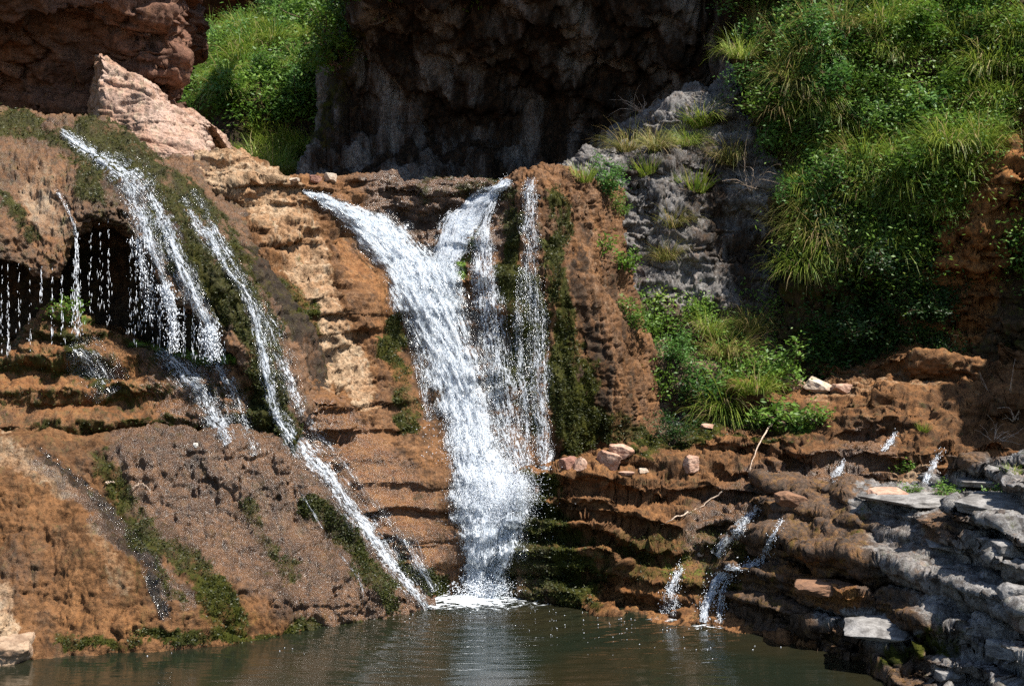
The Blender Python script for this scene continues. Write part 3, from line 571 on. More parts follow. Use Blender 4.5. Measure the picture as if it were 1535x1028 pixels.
def ribbon(name, parent, pts, dens, nu=14, step=7, thick=.07, smooth=6, rough=.03, ndrop=0, spread=.12, dr=(.006, .014), fall=None, dname='spray', lift=0., asym=0.):
    """a stream that follows the bedrock: pts are (px, py, half width); dens how white it runs"""
    A = np.array(pts, float); L = np.concatenate([[0], np.cumsum(np.hypot(*np.diff(A[:, :2], axis=0).T))]); n = max(6, int(L[-1]/step))
    t = np.linspace(0, L[-1], n); A = crm(A, n*3, 0); LL = np.concatenate([[0], np.cumsum(np.hypot(*np.diff(A[:, :2], axis=0).T))])
    A = np.stack([np.interp(np.linspace(0, LL[-1], n), LL, A[:, k]) for k in range(3)], 1)
    vv = np.linspace(0, LL[-1]/40, n); A[:, 2] *= np.clip(1+.55*fbm(np.stack([vv, 0*vv+A[0, 0], 0*vv], 1), 1.3, 4, 3), .45, 1.6); sh_ = A[:, 2]*.5*fbm(np.stack([vv, 0*vv+A[0, 0], 0*vv+7], 1), 1.1, 4, 4)
    T = np.gradient(A[:, :2], axis=0); T /= np.linalg.norm(T, axis=1, keepdims=True)+1e-9; Nn = np.stack([-T[:, 1], T[:, 0]], 1)
    U = np.linspace(-1, 1, nu); D = np.zeros((n, nu)); OF = U[None]*A[:, None, 2]+(sh_[:, None] if A[:, 2].max() < 30 else 0); PX = A[:, None, 0]+Nn[:, None, 0]*OF; PY = A[:, None, 1]+Nn[:, None, 1]*OF
    for i in range(n):
        for j in range(nu): D[i, j] = hit(PX[i, j], PY[i, j])[0].y if fall is None else fall[0]+(fall[1]-fall[0])*i/(n-1)
    Ds = blur(blur(D, smooth, 0), max(2, smooth//2), 1); D = np.minimum(Ds, blur(np.minimum(D, Ds+.1), 2, 0))
    wm = A[:, 2]*D.mean(1)/F
    th = np.minimum(thick, wm*.8)
    D = D-.025-lift-th[:, None]*(1-U[None]**2)
    G = np.stack([(PX-CX)/F*D, D, CH-(PY-HY)/F*D], 2)
    vm = np.concatenate([[0], np.cumsum(np.linalg.norm(np.diff(G[:, nu//2], axis=0), axis=1))])
    fl = np.stack([U[None]*wm[:, None]+A[:1, 0]*.1, np.repeat(vm[:, None], nu, 1), np.repeat(U[None], n, 0)], 2)
    P = G.reshape(-1, 3); fv = fl.reshape(-1, 3)
    nz = fbm(np.stack([fv[:, 0]*7, fv[:, 1]*2.2, fv[:, 2]*.3], 1), 1.5, 4, 5)
    N = gnormals(G).reshape(-1, 3); N[N[:, 1] > 0] *= -1
    P = P+N*(rough*nz*1.5)[:, None]
    dn = np.interp(np.linspace(0, 1, n), np.linspace(0, 1, len(np.atleast_1d(dens))), np.atleast_1d(dens))
    e = dn[:, None]*(1-np.abs(U[None])**3*.75)+np.zeros((n, nu)); e = e-asym*np.clip(-U[None]+.1, 0, 1)*np.exp(-((np.linspace(0, 1, n)-.53)/.17)**2)[:, None]; e[0] *= .4; e[:, 0] -= .25; e[:, -1] -= .25
    o = mesh(name, P, gridfaces(n, nu), MW, parent, {'flow': fv, 'dens': e.ravel()})
    if ndrop:
        i = rng.integers(0, n-1, ndrop); fu = np.clip(rng.normal(0, .5, ndrop), -1.15, 1.15); j = np.clip(((fu+1)/2*(nu-1)).astype(int), 0, nu-1)
        GP = P.reshape(n, nu, 3); f = rng.random(ndrop)[:, None]
        C0 = GP[i, j]*(1-f)+GP[i+1, j]*f; dr_ = GP[i+1, j]-GP[i, j]; NN = N.reshape(n, nu, 3)[i, j]
        C0 = C0+NN*(np.abs(rng.normal(0, spread, ndrop))*.6+.01)[:, None]+rng.normal(0, spread*.35, (ndrop, 3))
        drops(dname, C0, dr_+np.array([0, 0, -.3])*np.linalg.norm(dr_, axis=1)[:, None]+rng.normal(0, .01, (ndrop, 3)), rng.uniform(dr[0], dr[1], ndrop), rng.uniform(1, 3.2, ndrop), parent)
    return o
fallr = thing('waterfall', 'broad white waterfall joining two streams and plunging into the pool', 'waterfall', (-.3, 16.9, 0))
def child(o, p):      # keep world place when parenting under an Empty standing away from the origin
    o.parent = p; o.matrix_parent_inverse = p.matrix_world.inverted(); return o
def stream(*a, **k):
    """the parts of a stream hang under its Empty; geometry is written in world space"""
    return ribbon(*a, **k)
def emp(name, label, cat, group=None): return thing(name, label, cat, (0, 0, 0), group)
fallr.location = (0, 0, 0)
MAIN = [(454, 286, 3), (500, 308, 12), (555, 342, 26), (605, 388, 41), (646, 450, 50), (684, 540, 50), (704, 620, 44), (714, 680, 48), (732, 740, 62), (735, 800, 45), (727, 850, 35), (724, 897, 32)]
ribbon('stream', fallr, MAIN, [.72, .95, .95, .92, .92, .88, .92, .95, .95, .95, .95, .95], 70, 4, .2, 160, .045, 1200, .03, (.003, .006), asym=.5)
ribbon('veil', fallr, [(x+(3 if y > 600 else 0), y, w_*1.12) for x, y, w_ in MAIN], [.1, .3, .42, .46, .5, .5, .55, .6, .62, .6, .55, .6], 70, 4, .26, 160, .10, 800, .05, (.003, .006), lift=.07, asym=.2)
ribbon('stream', fallr, [(764, 268, 7), (735, 294, 15), (704, 322, 24), (676, 356, 26), (668, 410, 26), (680, 480, 26)], [.75, .92, .88, .82, .75, .55], 34, 4, .14, 80, .04, 900, .04, (.004, .008))
ribbon('stream', fallr, [(742, 290, 6), (728, 335, 12), (724, 400, 20), (732, 460, 26), (742, 530, 30), (752, 600, 28), (765, 660, 26), (780, 705, 20)], [.5, .65, .6, .52, .52, .52, .52, .5], 40, 4, .1, 90, .04, 900, .05, (.004, .008))
ribbon('stream', fallr, [(606, 470, 5), (626, 540, 10), (638, 590, 9), (643, 632, 6)], [.3, .38, .44, .35], 14, 5, .05, 12, .02, 120, .05, (.004, .008))
def burst(cx, cy, sx, sy, n, par, nm='spray', up=.3, d0=None, dr=(.004, .011)):
    """fine spray thrown up where falling water strikes"""
    h0 = hit(cx, cy)[0].y if d0 is None else d0
    x = rng.normal(0, sx, n); y = rng.normal(0, sy, n)
    dd = h0-.12-np.abs(rng.normal(0, .2, n)); C0 = np.stack([(cx+x-CX)/F*dd, dd, CH-(cy+y-HY)/F*dd], 1); C0[:, 2] = np.maximum(C0[:, 2], .01)
    V = np.stack([x/sx*.5, rng.normal(0, .5, n), up-y/sy*.6-.4], 1)
    return drops(nm, C0, V, rng.uniform(dr[0], dr[1], n), rng.uniform(1, 2., n), par)
burst(748, 735, 24, 30, 3500, fallr, d0=17.35); burst(775, 738, 15, 14, 5000, fallr, d0=17.3, dr=(.003, .007)); burst(745, 760, 26, 40, 6000, fallr, d0=17.25, dr=(.003, .007)); burst(700, 660, 24, 28, 1500, fallr, d0=17.8); burst(726, 884, 24, 8, 1500, fallr, d0=16.75)
side = emp('waterfall', 'thin veil of water down the dark mossy rock right of the main fall', 'waterfall')
ribbon('stream', side, [(796, 266, 9), (796, 300, 13), (794, 350, 16), (796, 400, 13), (803, 470, 17), (806, 550, 18), (812, 630, 17), (820, 704, 12)], [.5, .45, .38, .44, .46, .5, .55, .55], 30, 4, .05, 60, .02, 500, .04, (.004, .008))
ribbon('stream', side, [(782, 400, 4), (778, 480, 8), (782, 560, 9), (788, 640, 9), (792, 700, 6)], [.25, .38, .45, .5, .4], 14, 6, .04, 6, .02, 350, .07, (.005, .009))
def casc(label, parts, group=None, nm='cascade'):
    r = emp(nm, label, nm, group)
    for p in parts:
        if p[0][0][0][0] > 985:
            p[1]['dr'] = (.004, .009); ribbon('stream', r, p[0][0], [1.05*q for q in p[0][1]], **p[1]); continue
        if 'ndrop' in p[1]: p[1]['ndrop'] = int(p[1]['ndrop']*.15); p[1]['dr'] = (.003, .006); p[1]['spread'] *= .6
        ribbon('stream', r, [(x, y, w_*.7) for x, y, w_ in p[0][0]], [.74*q for q in p[0][1]], **p[1])
        if max(q[2] for q in p[0][0]) > 6 and label[:4] != 'dark': ribbon('veil', r, [(x, y, w_*1.55) for x, y, w_ in p[0][0]], [.58*q for q in p[0][1]], nu=22, step=5, thick=.02)
    return r
casc('white cascade from the top of the mossy dome to the cave lip', [
    (([(90, 196, 4), (125, 220, 9), (158, 243, 13), (190, 262, 18), (215, 285, 22)], [.7, .8, .85, .72, .55]), dict(nu=18, step=5, ndrop=350, spread=.05)),
    (([(192, 270, 12), (208, 318, 15), (222, 355, 14), (234, 395, 12), (246, 428, 10)], [.55, .72, .8, .82, .8]), dict(nu=18, step=5, ndrop=500, spread=.06)),
    (([(218, 275, 10), (238, 318, 12), (262, 378, 13), (282, 425, 13), (300, 462, 12), (312, 490, 11)], [.55, .75, .78, .75, .8, .82]), dict(nu=18, step=5, ndrop=600, spread=.06))])
casc('narrow cascade down the left side of the moss curtain and over the orange steps', [
    (([(272, 296, 6), (296, 330, 9), (318, 362, 10), (340, 402, 6), (366, 436, 7), (384, 480, 8), (395, 530, 8), (402, 575, 8), (412, 622, 8)], [.55, .7, .78, .65, .68, .75, .8, .82, .8]), dict(nu=14, step=5, ndrop=500, spread=.05)),
    (([(412, 622, 8), (440, 656, 14), (475, 695, 14), (505, 730, 14), (530, 765, 15), (560, 805, 14), (590, 850, 12), (615, 880, 10), (642, 912, 8)], [.75, .78, .75, .7, .72, .78, .75, .7, .7]), dict(nu=20, step=5, ndrop=900, spread=.07))])
casc('thin outer cascade on the right side of the moss curtain and orange apron', [
    (([(288, 284, 4), (315, 330, 7), (345, 385, 6), (380, 440, 5), (400, 480, 9), (418, 530, 13), (434, 575, 12), (448, 610, 8)], [.4, .55, .6, .5, .5, .5, .55, .6]), dict(nu=14, step=5, ndrop=300, spread=.05)),
    (([(448, 610, 8), (472, 645, 9), (495, 672, 8), (515, 695, 6), (545, 735, 4), (580, 775, 6), (605, 810, 10), (625, 840, 10), (652, 886, 8)], [.55, .6, .5, .45, .35, .4, .5, .55, .6]), dict(nu=14, step=5, ndrop=250, spread=.05))])
casc('white water sliding over the ledge below the cave', [
    (([(236, 522, 8), (262, 545, 16), (290, 575, 18), (312, 610, 16), (330, 640, 14), (344, 664, 10)], [.5, .7, .7, .68, .7, .65]), dict(nu=20, step=5, ndrop=500, spread=.06)),
    (([(300, 528, 8), (330, 555, 10), (352, 590, 9), (366, 630, 8), (384, 682, 6)], [.5, .65, .6, .55, .5]), dict(nu=14, step=5, ndrop=300, spread=.05))])
casc('faint film of water on the ledge under the cave mouth at far left', [(([(105, 515, 10), (128, 535, 22), (150, 560, 26), (170, 590, 20)], [.3, .5, .4, .25]), dict(nu=16, step=6, ndrop=80, spread=.04))])
casc('dark wet trickle crossing the brown mound from its left top', [(([(60, 672, 6), (120, 720, 8), (180, 785, 12), (214, 830, 16), (235, 885, 18), (250, 930, 14)], [.03, .05, .08, .1, .08, .05]), dict(nu=16, step=6, thick=.02, ndrop=60, spread=.03))], nm='trickle')
casc('short thin trickle high on the right flank of the mound', [(([(452, 738, 3), (468, 765, 4), (490, 805, 3)], [.5, .6, .45]), dict(nu=8, step=5, thick=.03, ndrop=30, spread=.03))], nm='trickle')
casc('short thin trickle low on the right flank of the mound', [(([(508, 828, 3), (524, 850, 4), (540, 872, 3), (546, 905, 2)], [.5, .6, .5, .4]), dict(nu=8, step=5, thick=.03, ndrop=30, spread=.03))], nm='trickle')
casc('thin stream running down the dome to the left end of the cave lip', [(([(84, 285, 3), (98, 305, 6), (110, 335, 6), (114, 352, 6)], [.5, .65, .7, .75]), dict(nu=8, step=5, ndrop=60, spread=.03))], nm='trickle')
casc('middle terrace cascade spreading over a brown step', [(([(1140, 758, 5), (1118, 780, 9), (1095, 805, 12), (1072, 832, 10)], [.4, .6, .62, .55]), dict(nu=12, step=4, ndrop=150, spread=.04))], nm='cascade')
casc('thin white cascade dropping off the upper terrace beside a brown hump', [(([(1172, 778, 3), (1160, 800, 6), (1148, 825, 6), (1138, 845, 5)], [.5, .65, .7, .6]), dict(nu=10, step=4, ndrop=140, spread=.04))], nm='cascade')
casc('double cascade falling from the terrace edge into the pool', [
    (([(1140, 843, 5), (1105, 852, 9), (1080, 864, 10), (1064, 890, 8), (1054, 932, 8)], [.6, .7, .72, .72, .65]), dict(nu=12, step=4, ndrop=350, spread=.07)),
    (([(1092, 866, 4), (1084, 890, 6), (1078, 934, 6)], [.4, .5, .45]), dict(nu=10, step=4, ndrop=120, spread=.06))])
casc('fanned cascade in the dark notch left of the double cascade', [(([(1022, 850, 4), (1010, 872, 9), (1002, 900, 14), (998, 922, 15)], [.5, .55, .5, .4]), dict(nu=14, step=4, ndrop=220, spread=.06))])
casc('small cascade between dark mossy humps high on the terraces', [(([(1265, 690, 4), (1256, 706, 7), (1246, 722, 6)], [.5, .6, .5]), dict(nu=10, step=4, ndrop=60, spread=.03))])
casc('highest trickle on the shaded terraces near the hillside', [(([(1344, 646, 4), (1336, 662, 7), (1322, 676, 5)], [.5, .62, .45]), dict(nu=10, step=4, ndrop=60, spread=.03))], nm='trickle')
casc('thin cascade above the grey rock slabs', [(([(1412, 672, 3), (1402, 692, 5), (1394, 710, 6), (1386, 728, 5)], [.5, .62, .65, .5]), dict(nu=10, step=4, ndrop=120, spread=.04))])

# free falling strings of drops across the cave mouth
def drip(x, y0, y1, d, n, wd, label, nm='drip'):
    n = int(n*.7)
    dd = d+rng.normal(0, .05, n); t = rng.random(n)**.8; xx = x+rng.normal(0, 1, n)*(wd*(.4+t)); yy = y0+(y1-y0)*t
    C0 = np.stack([(xx-CX)/F*dd, dd, CH-(yy-HY)/F*dd], 1)
    o = drops(nm, C0, np.tile([0, 0, -1.], (n, 1))+rng.normal(0, .08, (n, 3)), rng.uniform(.003, .0075, n), rng.uniform(1.5, 16, n), None, False)
    return tag(o, label, 'falling water', 'falling water across the cave mouth', 'stuff')
LB = 'fine string of drops falling across the dark cave mouth'
for a in [(12, 392, 535, 17.05, 110, 1.2), (62, 400, 455, 17.1, 50, 1.2), (28, 395, 500, 17.1, 30, 2), (93, 405, 520, 17.2, 60, 1.5), (136, 345, 470, 17.4, 40, 2), (150, 335, 470, 17.4, 40, 2.2), (163, 330, 490, 17.4, 70, 1.6)]: drip(*a, LB)
for a in [(196, 355, 500, 17.35, 80, 3), (213, 370, 500, 17.3, 90, 2.5), (325, 480, 535, 17., 60, 4)]: drip(*a, LB)
for a in [(204, 362, 520, 17.3, 60, 1.5), (228, 385, 525, 17.25, 60, 1.6), (240, 405, 530, 17.2, 60, 1.6), (254, 425, 532, 17.15, 50, 1.6), (276, 450, 535, 17.1, 60, 1.6), (290, 462, 538, 17.05, 60, 1.8), (300, 475, 540, 17., 60, 1.8), (336, 510, 545, 16.9, 30, 2), (45, 398, 530, 17.1, 40, 1.2), (78, 404, 520, 17.15, 40, 1.2), (3, 392, 530, 17.05, 40, 1.2)]: drip(*a, LB)
drip(115, 350, 505, 17.3, 420, 3.4, 'tallest white thread of water falling past the left end of the cave')
def sheet(pts, dens, d, n, label):
    r = thing('falling_water', label, 'falling water', (0, 0, 0), 'falling water across the cave mouth')
    ribbon('stream', r, pts, dens, nu=14, step=5, thick=.05, ndrop=n, spread=.06, fall=d, rough=.05)
sheet([(205, 355, 9), (214, 400, 10), (222, 440, 9), (226, 480, 8)], [.5, .4, .35, .25], (17.3, 17.3), 260, 'left veil of white water falling in front of the cave')
sheet([(246, 425, 10), (254, 455, 11), (260, 490, 10), (262, 528, 9)], [.8, .66, .55, .4], (17.1, 17.05), 500, 'middle veil of white water falling in front of the cave')
sheet([(310, 486, 12), (316, 505, 13), (319, 525, 12), (321, 540, 10)], [.78, .68, .6, .4], (16.9, 16.9), 400, 'right veil of white water falling in front of the cave')

# pool
def pool_material():
    M = NT('pool_water'); pos = M.n('ShaderNodeTexCoord').outputs['Object']
    n1 = M.noise(M.scalevec(pos, (.8, 4.2, 1)), 1.5, 2, .45, .4); n2 = M.noise(M.scalevec(pos, (2.6, 13, 1)), 2.6, 3, .6)
    # rings of ripples spreading from the foot of the fall
    v = M.n('ShaderNodeVectorMath', operation='DISTANCE', i0=pos); v.inputs[1].default_value = (-.4, 17., 0)
    ring = M.math('SINE', M.math('ADD', M.math('MULTIPLY', v.outputs['Value'], 22.), M.math('MULTIPLY', n1, 9.)))
    near = M.mapr(v.outputs['Value'], .5, 5., .5, .04)
    h = M.math('ADD', M.math('ADD', n1, M.math('MULTIPLY', n2, .12)), M.math('MULTIPLY', ring, near))
    bump = M.n('ShaderNodeBump', in_Strength=.5, in_Distance=.02, in_Height=h)
    col = M.mix(M.mapr(M.noise(pos, .6, 3), .4, .65), (.009, .012, .007), (.016, .014, .007))
    p = M.n('ShaderNodeBsdfPrincipled', in_Base_Color=col, in_Roughness=.02, in_IOR=1.8, in_Normal=bump.outputs[0])
    M.set(M.out.inputs[0], p.outputs[0]); return M.m
gx, gy = np.meshgrid(np.linspace(-14, 14, 160), np.linspace(-6, 19, 160))
P = np.stack([gx.ravel(), gy.ravel(), 0*gx.ravel()], 1)
tag(mesh('pool_water', P, gridfaces(160, 160), pool_material()), 'still dark green brown pool reflecting the white waterfall', 'pool', kind='structure')
def foam_material():
    M = NT('foam'); pos = M.n('ShaderNodeTexCoord').outputs['Object']; n = M.noise(M.scalevec(pos, (1, 2, 1)), 9., 5, .7, .5)
    al = M.mapr(M.math('ADD', M.attr('dens').outputs['Fac'], M.math('MULTIPLY', M.math('SUBTRACT', n, .5), 3.6)), .35, .85)
    p = M.n('ShaderNodeBsdfPrincipled', in_Base_Color=(.85, .9, .93, 1), in_Roughness=.5)
    M.set(M.out.inputs[0], M.n('ShaderNodeMixShader', i0=al, i1=M.n('ShaderNodeBsdfTransparent').outputs[0], i2=p.outputs[0]).outputs[0]); return M.m
MF = foam_material()
def foam(cx, cy, rx, ry, label, k=1.1, nd=200):
    x0, y0, _ = W(cx, cy, 4*F/(cy-HY)); gx, gy = np.meshgrid(np.linspace(-1, 1, 60), np.linspace(-1, 1, 40))
    r = np.hypot(gx, gy).ravel(); P = np.stack([x0+rx*gx.ravel(), y0+ry*gy.ravel(), np.full(gx.size, .012)], 1); P[:, 2] += np.maximum(0, .05*(1-r)*(.5+fbm(P, 4., 3, 9)))
    o = mesh('foam', P, gridfaces(40, 60), MF, None, {'dens': k*(1.05-1.35*r)})
    tag(o, label, 'foam', kind='stuff')
foam(712, 902, 1.25, .8, 'white foam on the pool at the foot of the main fall', .95)
foam(1056, 941, .3, .2, 'white foam where the double cascade enters the pool', .55)
foam(995, 930, .25, .18, 'specks of foam under the fanned cascade', .45)
foam(650, 912, .2, .2, 'foam where the narrow cascade reaches the pool beside the mound', .8)

def specks(pts, n, label):
    i = rng.integers(0, len(pts), n); a = np.array(pts, float)[i]; px = a[:, 0]+rng.normal(0, 1, n)*a[:, 2]; py = np.maximum(a[:, 1]+np.abs(rng.normal(0, 1, n))*a[:, 3], 893); d = 4*F/(py-HY)
    C0 = np.stack([(px-CX)/F*d, d, np.full(n, .004)], 1); tag(drops('bubbles', C0, np.tile([1., .2, 0], (n, 1))+rng.normal(0, .3, (n, 3))*[1, 1, 0], rng.uniform(.004, .012, n), rng.uniform(.8, 1.6, n), None), label, 'bubbles')
specks([(720, 903, 50, 6), (860, 912, 60, 8), (950, 925, 40, 7), (1040, 940, 40, 8), (640, 918, 40, 6), (300, 970, 120, 6), (900, 925, 120, 25), (1100, 960, 60, 20)], 90, 'white bubbles and specks drifting on the pool')

# ------------------------------------------------------------------ loose stones and slabs
def cubesphere(n):
    V, Fc = [], []; t = np.tan(np.linspace(-1, 1, n)*math.pi/4)
    for ax in range(3):
        for sg in (-1, 1):
            u, v = np.meshgrid(t, t); q = np.zeros((n*n, 3)); q[:, ax] = sg; q[:, (ax+1) % 3] = u.ravel(); q[:, (ax+2) % 3] = v.ravel()*sg
            Fc.append(gridfaces(n, n)+len(V)*n*n); V.append(q)
    V = np.concatenate(V); return V/np.linalg.norm(V, axis=1, keepdims=True), np.concatenate(Fc)
CS = cubesphere(34)
def stone_mesh(seed, size, planes=9, rough=.03, boxy=.0):
    r = np.random.default_rng(seed); V, Fc = CS
    n = r.normal(size=(planes, 3)); n /= np.linalg.norm(n, axis=1)[:, None]; h = r.uniform(.6, .95, planes)
    bx = np.array([(1, 0, 0), (-1, 0, 0), (0, 1, 0), (0, -1, 0), (0, 0, 1), (0, 0, -1)], float); bx = bx+r.normal(0, .13, bx.shape); bx /= np.linalg.norm(bx, axis=1)[:, None]
    n = np.concatenate([n, bx]); h = np.concatenate([h, np.full(6, .72)])
    d = V@n.T; rad = np.where(d > .05, h/np.maximum(d, .05), 9.).min(1)
    P = V*rad[:, None]*(1+rough*fbm(V+seed, 2.5, 4, seed % 50)[:, None]*2)
    return P*np.array(size)*.62, Fc
def stone_mat(name, a, b):
    M = NT(name); pos = M.n('ShaderNodeTexCoord').outputs['Object']; n = M.noise(M.scalevec(pos, (1, 1, 3)), 5., 8, .7, .4); n2 = M.noise(pos, 40., 5, .75)
    col = M.mix(M.mapr(n, .38, .62), a, b); col = M.mix(M.mapr(n2, .3, .48, .6, 0), col, tuple(.35*x for x in b))
    bump = M.n('ShaderNodeBump', in_Strength=.7, in_Distance=.03, in_Height=M.math('ADD', n, M.math('MULTIPLY', n2, .4)))
    p = M.n('ShaderNodeBsdfPrincipled', in_Base_Color=col, in_Roughness=.85, in_Normal=bump.outputs[0]); M.set(M.out.inputs[0], p.outputs[0]); return M.m
MS = {'pink': stone_mat('pink_stone', (.43, .28, .20), (.26, .135, .085)), 'pale': stone_mat('pale_stone', (.48, .40, .31), (.33, .23, .16)), 'red': stone_mat('red_stone', (.22, .10, .07), (.30, .16, .11)),
      'grey': stone_mat('grey_stone', (.25, .238, .225), (.085, .078, .072)), 'white': stone_mat('white_pebble', (.7, .66, .58), (.6, .55, .48)), 'dull': stone_mat('dull_stone', (.33, .23, .15), (.18, .11, .065)), 'brown': stone_mat('brown_stone', (.2, .1, .05), (.11, .055, .03))}
def stone(px, py, size, seed, mk, label, rot=(0, 0, 0), cat='stone', name='stone', sink=.0, planes=9):
    """a stone whose foot rests where that spot of the ground is"""
    p, n = hit(px, py); V, Fc = stone_mesh(seed, size, planes)
    V = V+(fbm(V+seed*3., 7., 4, 7)*np.array(size).min()*.14)[:, None]*V/(np.linalg.norm(V, axis=1, keepdims=True)+1e-6)
    o = mesh(name, V, Fc, MS[mk]); o.rotation_euler = rot
    o.location = (p.x, p.y+size[1]*.15, p.z+size[2]*(.27-sink)); return tag(o, label, cat)
stone(495, 271, (.21, .2, .17), 3, 'pale', 'pale squared stone on the rim above the left stream', (0, .05, .2))
stone(472, 273, (.22, .2, .14), 4, 'red', 'dark reddish stone beside the pale squared stone on the rim', (0, 0, .5))
stone(440, 272, (.16, .2, .08), 5, 'pale', 'small flat pale stone on the rim beside the tan spur', (0, 0, .1))
stone(932, 683, (.36, .3, .2), 11, 'pink', 'flat topped pink block at the back of the terrace cluster', (0, .02, -.2))
stone(912, 699, (.3, .24, .27), 12, 'pink', 'pointed pink block leaning against the flat topped one', (.2, .3, .4))
stone(855, 700, (.3, .25, .2), 13, 'red', 'dark red block next to the foot of the thin veil', (0, -.1, .5))
stone(870, 702, (.16, .2, .2), 14, 'pink', 'small pink block touching the dark red block', (0, .2, .1))
stone(1035, 703, (.27, .24, .26), 15, 'pink', 'lone pink cube of stone on the open terrace', (.1, -.12, .35))
stone(963, 707, (.13, .12, .07), 16, 'pale', 'small pale stone lying on the terrace below the pink blocks', (0, 0, .3))
stone(940, 711, (.2, .14, .05), 17, 'pink', 'thin flat pink stone beside the small pale stone', (0, 0, .1))
stone(1193, 582, (.5, .3, .22), 18, 'pink', 'long tilted pink slab beside the leafy shrub', (.1, .55, .3))
stone(1228, 585, (.42, .32, .22), 19, 'pale', 'bright pale slab right of the tilted pink one', (.1, .35, -.3))
stone(1262, 588, (.36, .3, .18), 20, 'pink', 'low pinkish slab at the end of the slab row', (0, .1, .2))
stone(293, 669, (.07, .07, .06), 21, 'white', 'white pebble on top of the brown mound')
stone(1060, 641, (.2, .2, .08), 22, 'pink', 'flat pink stone under the grass at the back of the terraces')
stone(1185, 757, (.4, .3, .2), 23, 'brown', 'dark brown boulder at the top of the middle cascade', (0, .2, .3), 'boulder', 'boulder')
stone(1335, 745, (.5, .35, .1), 24, 'pink', 'flat pink slab on the terrace behind the grey rocks', (0, .03, .1))
stone(1050, 832, (.1, .1, .06), 25, 'pale', 'small yellowish stone on the step above the fanned cascade')
for k, a in enumerate([(1490, 726, (.9, .8, .13), 31, 'grey', 'highest grey slab of the outcrop with a thin crack'), (1385, 752, (1.25, .8, .12), 32, 'grey', 'longest grey slab forming the outcrop shelf'),
          (1505, 762, (.9, .8, .15), 33, 'grey', 'grey slab overlapping the right end of the longest slab'), (1512, 828, (.4, .5, .24), 34, 'grey', 'rounded dark grey boulder at the right edge of the outcrop'),
          (1320, 948, (.8, .7, .14), 35, 'grey', 'pale sunlit grey shelf low above the pool'), (1425, 822, (.45, .4, .09), 36, 'grey', 'small pale slab wedged below the longest slab'),
          (1515, 975, (.36, .4, .17), 37, 'grey', 'grey boulder low at the right edge above the corner rocks'), (1430, 1015, (.36, .36, .13), 38, 'grey', 'grey block at the bottom edge by the water'),
          (1518, 890, (.22, .3, .16), 39, 'grey', 'pinkish grey block under the rounded dark boulder'), (1235, 885, (.7, .5, .16), 40, 'brown', 'brown mossy ledge stone left of the grey shelf'), (8, 985, (.55, .5, .36), 41, 'dull', 'pale cracked boulder at the left end of the shoreline')]):
    stone(*a, rot=(rng.normal(0, .05), rng.normal(0, .06), rng.normal(0, .3)), cat='boulder' if a[2][2] > .28 else 'slab', name='boulder' if a[2][2] > .28 else 'slab', sink=.2, planes=12)

# ------------------------------------------------------------------ plants
def leaf_mat(name, a, b, dry, tr=.35):
    M = NT(name); t = M.attr('tone').outputs['Fac']
    col = M.mix(M.mapr(t, 0, .75, smooth=False), a, b); col = M.mix(M.mapr(t, .8, .95), col, dry)
    p = M.n('ShaderNodeBsdfPrincipled', in_Base_Color=col, in_Roughness=.5); p.inputs['Specular IOR Level'].default_value = .3
    tl = M.n('ShaderNodeBsdfTranslucent', in_Color=col)
    M.set(M.out.inputs[0], M.n('ShaderNodeMixShader', i0=tr, i1=p.outputs[0], i2=tl.outputs[0]).outputs[0]); return M.m
MG = leaf_mat('grass_blades', (.06, .13, .014), (.29, .34, .05), (.46, .36, .17))
MY = leaf_mat('dry_grass', (.10, .13, .025), (.26, .23, .07), (.40, .29, .14))
ML = leaf_mat('leaves', (.035, .10, .014), (.165, .27, .035), (.30, .33, .06))
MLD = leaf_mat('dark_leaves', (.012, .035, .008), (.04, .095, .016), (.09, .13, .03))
MLB = leaf_mat('bluish_leaves', (.03, .10, .022), (.12, .24, .045), (.2, .28, .05))
MB = simple('bark', (.14, .09, .06), .8, .2, noise=20.); MDW = simple('dry_wood', (.42, .32, .24), .8, .2, noise=25.)
def blades(n, r0, L, droop, seed, wd=.011, up=1.1, segs=5, bias=(0, -.5, 0), dry=.15):
    r = np.random.default_rng(seed); a = r.uniform(0, 2*math.pi, n); rr = r0*np.sqrt(r.random(n)); root = np.stack([rr*np.cos(a), rr*np.sin(a), -.03+0*a], 1)
    d = np.stack([np.cos(a)*r.uniform(.15, .9, n), np.sin(a)*r.uniform(.15, .9, n), r.uniform(.55, 1.25, n)*up], 1)+np.array(bias)*.4+r.normal(0, .12, (n, 3)); d /= np.linalg.norm(d, axis=1)[:, None]
    ln = L*r.uniform(.45, 1.1, n); dp = droop*r.uniform(.5, 1.5, n); P = np.zeros((n, segs, 2, 3)); pos = root.copy(); dd = d.copy()
    side = np.cross(d, [0, 0, 1.]); side /= np.linalg.norm(side, axis=1)[:, None]+1e-6
    for k in range(segs):
        w_ = wd*(1-.92*(k/(segs-1))**1.5); P[:, k, 0] = pos-side*w_/2; P[:, k, 1] = pos+side*w_/2
        pos = pos+dd*(ln/(segs-1))[:, None]; dd = dd+np.array([0, 0, -1.])*(dp*(.35+.5*k/segs))[:, None]; dd /= np.linalg.norm(dd, axis=1)[:, None]
    Fc = []; b = np.arange(n)*segs*2
    for k in range(segs-1): Fc.append(np.stack([b+2*k, b+2*k+1, b+2*k+3, b+2*k+2], 1))
    tone = np.clip(r.beta(1.6, 2, n)*.78+(r.random(n) < dry)*.6, 0, 1)
    return P.reshape(-1, 3), np.concatenate(Fc), np.repeat(tone, segs*2)
